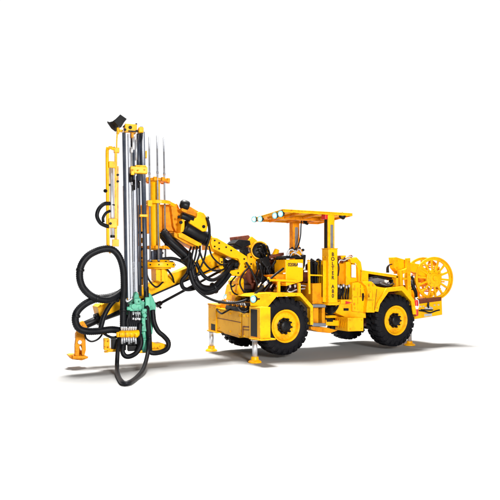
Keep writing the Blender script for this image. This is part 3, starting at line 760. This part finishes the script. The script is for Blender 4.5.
# support under the foot: a spigot reaching down to the floor pad
# ------------------------------------------------------------------ mast
YM = .62
def upright(b, x0, x1, y0, y1, Y, t, yaw=18): b.sbox(x0, x1, y0, y1, Y, t, yaw); return b
b = MB()
def lean(b, xt, yt, xb, yb, wpx, Y, t):      # upright bar between two pixels, wpx wide
    k = scale_at(xt, Y); b.bar(P(xb, yb, Y), P(xt, yt, Y), t, wpx*k, FW); return b
lean(b, 128.4,133,131.4,332,4.7,YM,.09); lean(b, 133.4,135,136.4,332,4.6,YM+.02,.09)
fb = b.done('feed_beam', ALU, rig, .006)
b = MB(); lean(b, 121.9,186,124.2,300,3.6,YM+.06,.05); b.done('slide_plate', ALU, fb, .004)
b = MB(); lean(b, 128.0,134,131,330,.55,YM-.046,.016); lean(b, 132.6,136,135.8,330,.6,YM-.026,.016); lean(b,129.4,134,132.4,330,.35,YM-.046,.014); lean(b,134.4,136,137.4,330,.4,YM-.026,.014); b.done('beam_groove', SLA, fb, .001)
b = MB(); lean(b, 124.2,133,127.4,298,2.9,YM+.03,.11); rl = b.done('slide_rail', SLA, fb, .005)
b = MB(); b.cyl(P(139.2,182,YM-.02), P(140.6,296,YM-.02), .020, n=12); b.cyl(P(136.8,176,YM-.06), P(138.6,292,YM-.06), .013, n=12); b.done('guide_pipe', SLA, rig, 0)
b = MB(); lean(b, 130.9,134,133.9,330,.9,YM-.02,.05); b.done('slide_rail', BLK, fb, .003)
b = MB()
for i in range(64): b.sbox(132.6+i*.016,134.8+i*.016,262+i*1.05,262.5+i*1.05,YM-.05,.03)
b.done('feed_chain', STL, fb, .001, False)
b = MB(); b.cyl(P(138.6,134,YM-.04), P(138.9,181,YM-.04), .036, n=18); b.cyl(P(142.4,132,YM-.08), P(147.2,352,YM-.12), .040, n=18); 
b.cyl(P(133.4,137,YM-.1), P(134.2,186,YM-.1), .018, n=12); b.done('guide_pipe', SLA, rig, 0)
b = MB(); b.cyl(P(133.4,137,YM-.12), P(133.5,150,YM-.12), .024); b.cyl(P(136.5,139,YM-.1), P(136.6,160,YM-.1), .012); b.cyl(P(131.8,150,YM-.1), P(132,185,YM-.1), .012); b.lathe(P(131.8,150,YM-.1), UP, [(.02,-.05),(.03,0),(.02,.05)], 12); b.done('return_pipe', CHR, rig, 0)
for (x,y) in ((0,0),):
    b = MB(); b.cyl(P(138.4,180,YM-.05), P(138.5,188,YM-.05), .02); b.cyl(P(134,180,YM-.1), P(134.2,190,YM-.1), .022); b.cyl(P(131,174,YM-.1), P(131,182,YM-.1), .03); b.done('pipe_end', BLK, rig, 0)
# crown of the mast
b = MB()
b.sbox(122.6,137.5,125.6,133.2,YM-.02,.26); b.sbox(136.5,144.2,128.4,133.6,YM-.05,.22); b.sbox(117.6,123.2,129.8,132,YM,.08); b.sbox(116.6,119.2,128,134,YM,.10)
cr = b.done('mast_crown', YEL, rig, .012)
b = MB(); b.cyl(P(125,129.6,YM-.17), P(125,129.6,YM+.1), .024); b.cyl(P(130.4,127.4,YM-.17), P(130.4,127.4,YM+.1), .03); b.cyl(P(136.6,131,YM-.18), P(136.6,131,YM+.1), .02); b.cyl(P(141.4,129,YM-.05), P(141.4,127,YM-.05), .03); b.sbox(128.5,135.5,130.6,132,YM-.16,.02); b.done('crown_pin', BLK, cr, .003)
b = MB(); b.plate([(125,124.6),(131,124.8),(135,125.6),(136,123.2),(137.2,123.2),(136.8,127),(130,127.2),(124.5,126)], YM-.12, .12); b.done('crown_bumper', BLK, cr, .004)
b = MB(); b.sbox(130.4,134,133,138,YM-.1,.1); b.done('chain_anchor', ORG, cr, .006)
# curved black plate on top: a bent sheet running away from the camera
b = MB(); prof = [(107.2,121.2),(109.5,122),(112.5,121.2),(115.5,119),(118,116.6),(120.4,114.2)]
top_ = [P(x, y, YM-.10) for x, y in prof]
n = len(prof); A = []
off = P(126.8,118.8,YM+.10)-P(120.4,114.2,YM+.10)+Vector((0,.34,0))
off2 = P(118.5,126.5,YM)-P(112,121.4,YM)
verts = []
for i, p in enumerate(top_):
    t = i/(n-1); e = off*(.35+.65*t) if i > 1 else off*.25*(i+.4)
    e = Vector((e.x, e.y, e.z-.05*math.sin(t*PI))) + off2*.35*math.sin(t*PI)
    verts.append((p, p+e))
for (a, a2), (c2, c3) in zip(verts, verts[1:]):
    th = Vector((0,0,-.014)); b.hexa([a+th, a2+th, c3+th, c2+th, a, a2, c3, c2])
b.plate([(114,121.5),(120.4,114.4),(126.8,118.9),(124,122.5),(121,127.6),(118,125)], YM-.12, .018)
b.done('roof_probe_plate', BLK, cr, .003)
# mid clamp
b = MB(); b.sbox(130,147.4,166.8,173.6,YM-.14,.10); b.sbox(130.6,134.6,169.5,175,YM-.20,.05); b.sbox(134,146.6,165.8,167.4,YM-.12,.16); b.sbox(144.6,147.2,151,158.4,YM+.05,.08); cp = b.done('pipe_clamp', YEL, rig, .01)
b = MB()
for q in ((132.5,170.4),(138,170.2),(144.5,169.8)): b.bolt(P(*q, YM-.215), (0,-1,0), .016)
b.done('bolt', ORG, cp, 0)
b = MB(); b.sbox(139,148,214.6,217,YM-.16,.1); b.done('pipe_clamp', YEL, rig, .006)
# orange carrier plates right of the beam
b = MB(); b.sbox(137,141.8,206,246,YM+.18,.12); b.sbox(138.6,145,246,262,YM+.2,.1); b.sbox(139,143.6,262,285,YM+.16,.12); b.sbox(137.5,146,238,243,YM+.1,.16); b.sbox(137,140,285,300,YM+.1,.1)
cpn = b.done('mast_cradle', ORG, rig, .008)
b = MB()
for q in ((139.5,210),(139.5,222),(139.5,233),(141,250),(141.5,258),(141.5,267),(141.5,278)): b.bolt(P(*q, YM+.11), (0,-1,0), .018, .02)
b.sbox(137.5,144,231.6,233.6,YM+.08,.06); b.sbox(139,143,248,249.6,YM+.12,.06); b.done('cradle_bolts', BLK, cpn, 0)

# jacking ladder on the left of the mast
b = MB()
b.tube([P(108,249,YM-.05), P(107.6,200,YM-.05), P(107.2,152,YM-.05), P(108.2,148.8,YM-.05), P(110.6,147.4,YM-.05), P(113,148.8,YM-.05), P(115,148,YM-.05)], .028, 10, .05)
b.tube([P(108,245,YM-.05), P(109,250,YM-.06), P(111,252.4,YM-.08)], .03, 10)
lad = b.done('jack_guard', YEL, rig, 0)
b = MB(); b.sbox(114.2,117.4,149,243,YM-.02,.07); b.sbox(108.6,116,161.5,168,YM-.09,.06); b.sbox(108.4,117.4,218.6,228,YM-.09,.07); b.sbox(112,119,239.4,246.4,YM-.06,.07); b.sbox(113.4,119.6,148,152.8,YM-.04,.09); b.tube([P(116.6,149,YM), P(116.8,140,YM), P(117.4,131,YM)], .012, 8)
b.sbox(117.2,118.6,166,226,YM+.02,.03)
b.done('jack_bracket', YEL, lad, .008)
b = MB(); b.cyl(P(111.2,168,YM-.06), P(112.6,238,YM-.06), .036, n=20); b.done('jack_cylinder', CHR, lad, 0)
b = MB(); b.lathe(P(112.5,205,YM-.06), UP, [(.040,-.01),(.040,.01)], 18); b.lathe(P(112.5,236.5,YM-.06), UP, [(.040,-.02),(.040,.02)], 18); b.lathe(P(117.5,175,YM-.06), (0,-1,0), [(.02,0),(.02,.03)], 12); b.lathe(P(117.5,181.5,YM-.06), (0,-1,0), [(.02,0),(.02,.03)], 12); b.lathe(P(110.4,223.5,YM-.13), (0,-1,0), [(.022,0),(.022,.02)], 12); b.lathe(P(109.6,185,YM-.06), (0,-1,0), [(.02,0),(.02,.03)], 12); b.lathe(P(105.8,191,YM-.06), (-1,-1,0), [(.03,-.03),(.03,.03)], 12); b.done('jack_fitting', BLK, lad, .002)
b = MB(); b.tube([P(110,203.5,YM-.08), P(104,204,YM-.1), P(98.8,209,YM-.12), P(97,216,YM-.12), P(100,222.5,YM-.1), P(105,225.5,YM-.08), P(109,226.5,YM-.08)], .033, 10, .02); b.tube([P(110,211,YM-.08), P(106,213,YM-.1), P(103,218,YM-.1), P(103.4,222,YM-.08)], .024); b.done('jack_hose', RUB, lad, 0)

# ------------------------------------------------------------------ bolt carousel
YC = .85
kx = scale_at(157, YC)
def disc(b, x, y, rx, th, Y=YC, hole=0, n=40):
    c = P(x, y, Y); r = rx*scale_at(x, Y)
    b.lathe(c, UP, [(r,-th/2),(r,th/2)], n)
    return c, r
b = MB(); c0 = P(155.2,182,YC); c1 = P(155.4,250,YC); b.cyl(c1, c0, .088, n=28); b.lathe(c0, UP, [(.10,-.02),(.10,.03),(.07,.05)], 24)
ca = b.done('bolt_carousel', YEL, rig, .004)
b = MB()
c, r = disc(b, 157, 180.6, 11.6, .045)
for k in range(9):
    a = 2*PI*k/9; b.cyl(c+Vector((math.cos(a)*r, math.sin(a)*r, -.035)), c+Vector((math.cos(a)*r, math.sin(a)*r, .035)), .034, n=12)
c, r = disc(b, 158.5, 247.6, 11, .045)
for k in range(9):
    a = 2*PI*k/9; b.cyl(c+Vector((math.cos(a)*r, math.sin(a)*r, -.03)), c+Vector((math.cos(a)*r, math.sin(a)*r, .03)), .034, n=12)
b.done('bolt_holder', ORG, ca, .004)
b = MB(); b.cyl(P(158,262,YC), P(157.8,249,YC), .085, n=24); b.cyl(P(152.6,260,YC-.1), P(152.6,251,YC-.1), .03); b.lathe(P(158,253,YC), UP, [(.10,-.02),(.10,.02)], 24); b.done('spindle', SLA, ca, .003)
b = MB(); c = P(158.5,264.4,YC); b.lathe(c, UP, [(.28,-.06),(.30,-.05),(.30,.03),(.285,.04),(.22,.05),(.20,.08),(.12,.085)], 44); b.lathe(P(159,268,YC), UP, [(.22,-.02),(.22,.02)], 40)
b.plate([(155.8,268),(167.4,268),(168.2,281),(162,282.4),(156.2,280.5)], YC-.12, .26); b.plate([(161.5,268.5),(164.6,268.5),(165,282),(161.5,282)], YC-.16, .04); b.plate([(142,262),(146,261),(146,271),(142,270)], YC-.12, .16)
bs = b.done('carousel_base', YEL, ca, .006)
b = MB()
for k in range(12):
    a = 2*PI*k/12+.2; b.bolt(c+Vector((math.cos(a)*.255, math.sin(a)*.255, .045)), UP, .017, .018)
    b.bolt(c+Vector((math.cos(a)*.302, math.sin(a)*.302, -.008)), (math.cos(a), math.sin(a), 0), .014, .012)
b.done('bolt', BLK, bs, 0)
# guide ring arm
b = MB(); cc = P(158.4,202.8,YC); rr = .215
pts = [cc+Vector((math.cos(a), math.sin(a), 0))*rr for a in [TH*-1+math.radians(t) for t in range(-185, 20, 12)]]
for a, d2 in zip(pts, pts[1:]): b.bar(a, d2+(d2-a)*.08, .018, .062, UP.cross(d2-a))
b.bar(pts[-1], P(177.6,207,.95), .03, .06, (0,1,0)); b.bar(pts[0], P(147,203.5,.86), .03, .05, (0,1,0))
b.plate([(147.8,200.2),(152.5,200.2),(152.5,206.5),(147.8,206)], YC-.2, .02)
b.done('guide_ring', YEL, ca, .004)
# three loose steel rods standing in the carousel
zb = c.z+.045
rods = ((149.2,137.2,150.2,'leftmost of three thin steel rods in the carousel, just beside the dark mast pipe', .72),
        (157.0,136.0,158.7,'middle one of three thin steel rods in the carousel, in front of its yellow column', .66),
        (163.7,138.0,165.6,'rightmost of three thin steel rods in the carousel, clear of the yellow column and mast', .84))
for (xt, yt, xb, lab, Y) in rods:
    pt = P(xt, yt, Y); pb_ = P(xb, 262, Y); pb_.z = zb
    dv = pt-pb_; L_ = dv.length
    b = MB(); b.tube([Vector((0,0,0)), dv*.72, dv], .0155, 12, spline=False); b.cyl(dv*.70, dv*.72, .021, n=12); b.lathe(Vector((0,0,.0)), UP, [(.026,0),(.026,.05)], 8)
    b.cyl(dv*.995, dv*1.004, .010, n=8)
    o = b.done('steel_rod', STL, None, 0); o.location = pb_
    tag(o, lab, 'steel rod', 'steel rods standing in the carousel')

# ------------------------------------------------------------------ drill unit at the foot of the mast
YD = .46
b = MB()
def gbox(x0, x1, y0, y1, Y, t, yaw=18): b.sbox(x0, x1, y0, y1, Y, t, yaw)
b.plate([(126.5,307.5),(131,301.5),(133.6,299.5),(134.8,294.4),(136.6,291.4),(138.6,293.8),(140.4,299.8),(146.3,302.6),(146.3,310),(141,314.7),(127.6,315.2)], YD, .2); b.plate([(140.6,313),(147.4,314),(148,332),(147.4,339),(146.6,351),(142.2,351),(141.4,332)], YD-.02, .16)
gbox(131.5,141.5,298,304.5,YD+.02,.26); gbox(127,142,304,310.5,YD-.03,.30); gbox(126.2,132,306.4,310,YD-.06,.20); gbox(139.6,147.4,308.5,322,YD,.22)
gbox(140.8,146.6,321,331,YD,.22); b.cyl(P(144,338.6,YD), P(143.6,331,YD), .062); b.cyl(P(144.6,352,YD), P(144.2,337,YD), .058); b.lathe(P(144.4,339,YD), UP, [(.07,-.02),(.07,.02)], 20)
gbox(144.4,149.6,297,308,YD+.04,.2)
b.plate([(148.0,293.8),(150.4,293),(153.4,298),(156.2,305),(155.6,312.5),(156.2,318),(153.6,323),(152.6,334),(149.6,336),(148.8,320)], YD+.06, .2)
du = b.done('rock_drill', GRN, rig, .014)
b = MB()
for q in ((130,306),(133.5,308.5),(137.5,306),(141,306.5),(134.5,301),(139.5,301)): b.bolt(P(*q, YD-.155), (0,-1,0), .016, .02)
for q in ((142,312),(146,312.5),(142,319),(146,319),(143,325),(152,300),(153,312),(151.2,318),(151.2,328)): b.bolt(P(*q, YD-.12 if q[0] < 150 else YD+.1), (0,-1,0), .015, .02)
b.cyl(P(134,306.5,YD-.2), P(134,306.5,YD-.1), .045); b.lathe(P(139,308,YD-.15), (0,-1,0), [(.035,0),(.03,.05)], 14); b.lathe(P(144,315.5,YD-.12), (0,-1,0), [(.04,0),(.035,.05)], 14)
b.done('drill_fittings', GRN, du, .004)
b = MB()
for i in range(6):
    x = 129+i*2; b.tube([P(x,311,YD-.08), P(x+.3,317,YD-.11), P(x-.6,325,YD-.09), P(x-1.6,333,YD-.12)], .022, 8)
b.tube([P(140,323,YD-.1), P(139.4,335,YD-.12), P(139,346,YD-.05)], .04, 8); b.tube([P(145.9,287,YM-.10), P(146.6,300,YD+.03), P(147.6,318,YD-.10), P(149,335,YD-.1), P(149.6,350,YD-.05)], .047, 10, .03)
b.done('drill_hose', RUB, du, 0)
b = MB()
for (x, y) in ((133.2,311.6),(135.6,312),(137.6,311.6),(139.4,312)): b.cyl(P(x,y,YD-.1), P(x+.1,y+7,YD-.11), .02, n=12); b.lathe(P(x,y+7,YD-.11), UP, [(.024,-.02),(.024,.02)], 6)
for i in range(7):
    x = 121.8+i*2.3; b.cyl(P(x,326.4,YD-.12), P(x,331,YD-.12), .019, n=12); b.cyl(P(x,336.5,YD-.12), P(x+.3,344-(i % 3),YD-.12), .017, n=12); b.lathe(P(x,327.6,YD-.12), UP, [(.026,-.016),(.026,.016)], 6)
b.tube([P(126,299,YD-.1), P(127,301.6,YD-.12), P(130,300,YD-.12), P(132.2,298,YD-.12)], .018)
b.done('hose_fitting', CHR, du, 0)
b = MB(); b.cyl(P(119,334.4,YD-.14), P(138.6,333,YD-.14), .055, n=16); b.cyl(P(118,332,YD-.14), P(118.2,337,YD-.14), .03)
for i in range(4): b.lathe(P(122+i*4.6,334,YD-.14), P(138,333,YD-.14)-P(119,334.4,YD-.14), [(.062,-.03),(.062,.03)], 16)
b.done('hose_manifold', YEL, rig, .004)
b = MB(); b.sbox(110,123,338.6,348.5,YD+.02,.2); b.sbox(120.5,126.5,303,350,YM-.02,.12); b.sbox(126,142,313,345,YD+.1,.1); b.sbox(127,146,345,350.5,YD+.06,.14); b.done('foot_carriage', BLK, rig, .01)
b = MB(); b.sbox(102.2,110.6,338.2,349.8,YD+.02,.22); b.sbox(106,124,348.2,351.2,YD+.02,.2); b.sbox(136,160,348.8,352.2,YD+.05,.2)
b.plate([(150,352),(149.6,345),(152,341.5),(156,343.5),(162,343),(169,345.4),(169.6,348),(160,351.6)], YD+.05, .22); b.sbox(103.4,109,351,352.4,YD,.1)
ff = b.done('mast_foot', YEL, rig, .012)
b = MB()
for q in ((104.6,341),(108,341),(104.6,347),(108,347),(154.5,347.6),(160,346.4)): b.bolt(P(*q, YD-.11), (0,-1,0), .016)
b.done('bolt', ORG, ff, 0)

# ------------------------------------------------------------------ hoses
def hose(name, pts, r, rib=0, mat=RUB, n=12, parent=rig):
    b = MB(); b.tube([p if isinstance(p, Vector) else P(*p) for p in pts], r, n, .02, rib, .032); return b.done(name, mat, parent, 0)
# large upper loop
hose('conduit', [(123.4,345,.40),(123.2,320,.40),(123.4,300,.40),(124,285,.38),(123.2,270,.36),(119.8,258,.36),(114,250.6,.38),(107,248.8,.38),(98,250.6,.38),(88,256,.38),(81.4,265,.38),(79.6,276,.38),(82,286,.38),(88,293.4,.38),(97,298.6,.38),(107,300,.40),(115,297,.44),(122,291.5,.52)], .058, .055)
hose('conduit', [(118.6,299,.52),(108,297.6,.50),(96,299,.46),(85,304,.44),(77,312,.42),(75.4,321,.42),(79,328.6,.42),(88,331.4,.42),(100,331,.44),(112,329.6,.44),(122,331,.46)], .059, .055)
hose('conduit', [(120.5,296,.56),(112,303,.55),(105,314,.52),(101.2,326,.50),(100.6,330,.50)], .042)
hose('conduit', [(126,290,.58),(112,295.4,.56),(100,297.6,.54),(91,295,.54),(84,288,.52)], .046, .055)
# thin loop by the stinger foot
hose('thin_hose', [(84.6,331,.78),(86,338,.74),(91,341.4,.72),(97,339.8,.72),(101,336,.7),(103,332,.7)], .016)
hose('thin_hose', [(103,333,.5),(108,336,.45),(113,337.6,.42),(119,336,.40)], .022)
# lower bights on the drill
hose('hydraulic_hose', [(152.6,310,.50),(154,322,.46),(158,331,.44),(164,336.4,.42),(168.2,342,.42),(167.4,348.4,.40),(161,352,.38),(153,353,.36),(148.4,351,.38)], .044, .03)
hose('hydraulic_hose', [(123,345,.36),(122.6,352,.32),(125.6,356.2,.30),(131,356,.30),(137,352,.32),(141,344,.34),(140,334,.36)], .042)
# long bight that lies on the floor in front of the mast
hose('hydraulic_hose', [(119.6,336,.34),(117.8,350,.20),PZ(117,366,.12),PZ(118,375,.045),PZ(122.6,382.4,.042),PZ(129,382.6,.042),PZ(137,377,.042),PZ(143.4,368.6,.10),(147.6,354,.16),(149.6,338,.30)], .036)
# bundle from mast head down to the bight under the boom
for (dx, dy, Y, r) in ((0,0,.66,.062),(3,1,.74,.05),(-2,3,.72,.045),(1.5,-2.5,.8,.045)):
    hose('hose_bundle', [(162.5+dx,232+dy,Y+.1),(170+dx,241+dy,Y),(180+dx,250+dy,Y-.04),(188+dx*.6,258+dy,Y-.06),(191.5+dx*.6,268+dy,Y-.06),(195+dx*.5,280+dy*.6,Y-.08),(202,287.6+dy*.5,Y-.1),(212,288.4+dy*.5,Y-.08),(220,282+dy*.5,Y-.04),(225+dx*.5,274+dy,Y),(230+dx,268+dy,Y+.08)], r, .04 if r > .06 else 0)
hose('hose_bundle', [(168,236,.7),(177,246,.64),(186.5,254.5,.6),(190.6,264,.58),(187,274,.6),(181.6,281,.64),(183,287.5,.66),(188,289.5,.68),(196,288,.70)], .036)
hose('hose_bundle', [(162,259,.86),(172,258.4,.8),(181,261,.74),(187.6,266,.68),(191,274,.64)], .030)
for i in range(4):
    hose('thin_hose', [(200-i*3,246+i*.4,.58+.02*i),(199.5-i*3.6,254,.52),(196-i*2.6,264,.54),(191.6-i*1.4,274,.56)], .018)
hose('thin_hose', [(206.5,246,.55),(204.4,258,.50),(199.4,270,.50),(195,281,.52)], .017)
hose('thin_hose', [(190,277,.56),(194,286,.50),(203,295,.42),(216,301,.32),(230,303,.24),(244,300.6,.18),(255,293.8,.12),(264.6,284.6,.06),(274,275.6,.05),(283.5,268.4,.08)], .022)
hose('hose_bundle', [(196,262,.60),(203,275,.56),(212,280,.55),(221,276,.58),(229,268,.62),(233,263,.66)], .034)
hose('hose_bundle', [(189.5,270,.55),(194,284,.52),(203,292.4,.50),(214,291.4,.52),(223,283,.56),(230,274,.60)], .040)
hose('thin_hose', [(199,250,.56),(204,262,.50),(212,270,.50),(222,270,.54),(228,266,.6)], .018)
hose('thin_hose', [(209,246,.58),(212,256,.52),(220,264,.54),(227,264,.58)], .016)
hose('thin_hose', [(246,262,.55),(252,272,.50),(257,284,.46),(258,294,.44),(252,301,.5)], .02)
hose('thin_hose', [(250,266,.6),(243,274,.55),(240,284,.52),(246,296,.5),(247,303,.55)], .017)
hose('thin_hose', [(236,276,.6),(231,283,.58),(233,292,.56),(240,296,.6)], .015)
hose('thin_hose', [(262,262,.5),(268,270,.42),(270,282,.40),(264,292,.42)], .018)
hose('thin_hose', [(160,262,.72),(166,268,.66),(172,276,.80),(174,283,.98)], .018)
hose('thin_hose', [(146,265,.70),(148,278,.62),(156,287,.62),(163,282,.7)], .016)
hose('thin_hose', [(126,300,.40),(129,312,.36),(127,322,.34),(128,328,.33)], .018)
# small things on the nose deck
b = MB(); b2 = MB()
for i in range(9):
    x = 229+i*2.2; y = 306.5+i*.42; p = PX(x, y, -.72+.02*(i % 2)); b.cyl(p, p+Vector((-.02,0,.07)), .022, n=12); b2.cyl(p+Vector((-.02,0,.07)), p+Vector((-.05,.01,.13)), .015, n=10)
b.done('deck_fitting', ORG, rig, .003); b2.done('pipe_fitting', CHR, rig, 0)
b = MB()
for i in range(5): b.tube([PX(231+i*3,307+i*.6,-.70), PX(233+i*2.6,301.5+i*.5,-.62), PX(238+i*2,297+i*.6,-.40), PX(243+i*1.6,293,-.15)], .016, 8)
b.done('hydraulic_hose', RUB, rig, 0)
# panel seams, hinges and handles on the rear body
b = MB()
for (q, q2, Y) in (((353.6,297),(366,296.6),.078),((360.4,284.5),(360.4,296.5),.078),((376.8,289),(374.4,310),-.023),((367.6,300),(374,300),-.023)):
    b.bar(P(*q,Y), P(*q2,Y), .012, .006, (0,1,0))
b.done('panel_seam', RED, bd, 0)
b = MB()
for q in ((354.4,289),(354.4,304),(369,285),(373,285)): b.cyl(P(q[0],q[1]-1.2,.07 if q[0] < 360 else -.03), P(q[0],q[1]+1.2,.07 if q[0] < 360 else -.03), .016, n=12)
b.tube([P(369.2,293.5,-.03), P(369.2,293.5,-.06), P(369.2,297,-.06), P(369.2,297,-.03)], .008, 8, spline=False)
b.done('hinge', ORG, bd, .002)
b = MB()
for q in ((372,282.6),(380,282.8),(388,283.4),(394,284)):
    b.lathe(P(*q,.19), (0,-1,.1), [(.03,0),(.034,.03),(.02,.05)], 14)
b.tube([P(370.5,281.5,.2), P(376,283.5,.17), P(383,282,.17), P(389,284.6,.19), P(395,281,.22)], .012)
b.done('engine_fitting', STL, eng, 0)
# levers, cables and pipework at the operator's place
b = MB()
for i in range(9):
    x = 309.8+i*1.75; Y0 = .16+.05*(i % 3); top = 264.5-(i*7 % 4)*1.1
    b.bar(P(x+.4,283,Y0), P(x,top,Y0-.02), .03, .022); b.lathe(P(x,top,Y0-.02), UP, [(.014,-.03),(.028,0),(.022,.045),(.008,.055)], 10)
b.done('control_lever', BLK, rig, .003)
b = MB()
for i in range(6): b.tube([P(287+i*2.6,284-i*.4,.28), P(288+i*2.8,288,.16+.02*i), P(285+i*3.2,291.5,.2), P(284+i*3.4,295,.35)], .013, 8)
for i in range(5): b.tube([P(338+i*2.6,284.5,.22), P(339+i*2.4,290,.10+.02*i), P(337.6+i*2.6,296,.14), P(339+i*2.2,301,.24)], .015, 8)
b.done('control_hose', RUB, rig, 0)
b = MB()
for (x, y) in ((338.5,287.5),(341,288.6),(343.5,287),(346.4,288.4),(349,287.4),(290,288),(295,287.6),(300,287)):
    p = P(x, y, .14); b.cyl(p, p+Vector((0,0,.06)), .02, n=10); b.lathe(p+Vector((0,0,.03)), UP, [(.026,-.01),(.026,.01)], 6)
b.done('pipe_fitting', CHR, rig, 0)
b = MB()
for i in range(4): b.box(.90+.0, .905, .07+.055*i, .10+.055*i, CH-.50, CH+.15)
b.done('louvre', UND, rig, 0)
b = MB()
for (q, q2, Y, r) in (((186,256.4),(188,259),.63,.115),((193.6,276),(195.4,280.5),.62,.105),((214,288),(218,285.6),.62,.11),((80.2,270),(79.9,272.5),.38,.066),((97,298.6),(99,299.2),.38,.066),((76.2,316),(75.7,318.6),.42,.066),((123.3,310),(123.2,312.6),.40,.064)):
    p, p2 = P(*q, Y), P(*q2, Y); d3 = (p2-p).normalized(); b.lathe(p, d3, [(r,-.02),(r*1.03,-.012),(r*1.03,.012),(r,.02)], 24)
b.done('hose_tie', BLK, rig, 0)
b = MB(); p, q = P(263.4,285.8,.065), P(267,282.4,.06); b.cyl(p, q, .034, n=12); b.done('hose_coupling', CHR, rig, 0)
hose('thin_hose', [(231,281,.6),(230.6,284.6,.55),(232.4,286.6,.52),(235,284.8,.55)], .016)

# ------------------------------------------------------------------ light
w = bpy.data.worlds.new('World'); scene.world = w; w.use_nodes = True
wn, wl = w.node_tree.nodes, w.node_tree.links
bg = wn['Background']
# a bright white studio backdrop behind the rig, a dimmer studio overhead and behind the camera
tc = wn.new('ShaderNodeTexCoord'); dt = wn.new('ShaderNodeVectorMath'); dt.operation = 'DOT_PRODUCT'; dt.inputs[1].default_value = (FW.x, FW.y, -.10)
wl.new(tc.outputs['Generated'], dt.inputs[0])
mr = wn.new('ShaderNodeMapRange'); mr.interpolation_type = 'SMOOTHSTEP'
mr.inputs['From Min'].default_value = .20; mr.inputs['From Max'].default_value = .66; mr.inputs['To Min'].default_value = .10; mr.inputs['To Max'].default_value = 1.03
wl.new(dt.outputs['Value'], mr.inputs['Value']); wl.new(mr.outputs['Result'], bg.inputs['Strength'])
bg.inputs['Color'].default_value = (1, 1, 1, 1)
def area(name, loc, target, size, power):
    l = bpy.data.lights.new(name, 'AREA'); l.shape = 'DISK'; l.size = size; l.energy = power; l.color = (1, .98, .95)
    o = bpy.data.objects.new(name, l); col.objects.link(o); o.location = loc
    o.rotation_euler = (Vector(target)-Vector(loc)).to_track_quat('-Z', 'Y').to_euler(); return o
area('softbox', (.4, 5.0, 21.5), (.6, .5, .5), 6.5, 18500)
area('softbox', (-3.2, -12.3, 3.9), (.3, .5, 1.2), 2.6, 2250)

cam = bpy.data.cameras.new('camera'); co = bpy.data.objects.new('camera', cam); col.objects.link(co)
co.location = CAM; co.rotation_euler = (PI/2, 0, -TH)
cam.sensor_width = 36; cam.lens = 36*F/500; cam.shift_y = (YH-250)/500; cam.clip_end = 500
scene.camera = co
scene.view_settings.view_transform = 'Standard'; scene.view_settings.look = 'None'; scene.view_settings.exposure = 0; scene.view_settings.gamma = 1
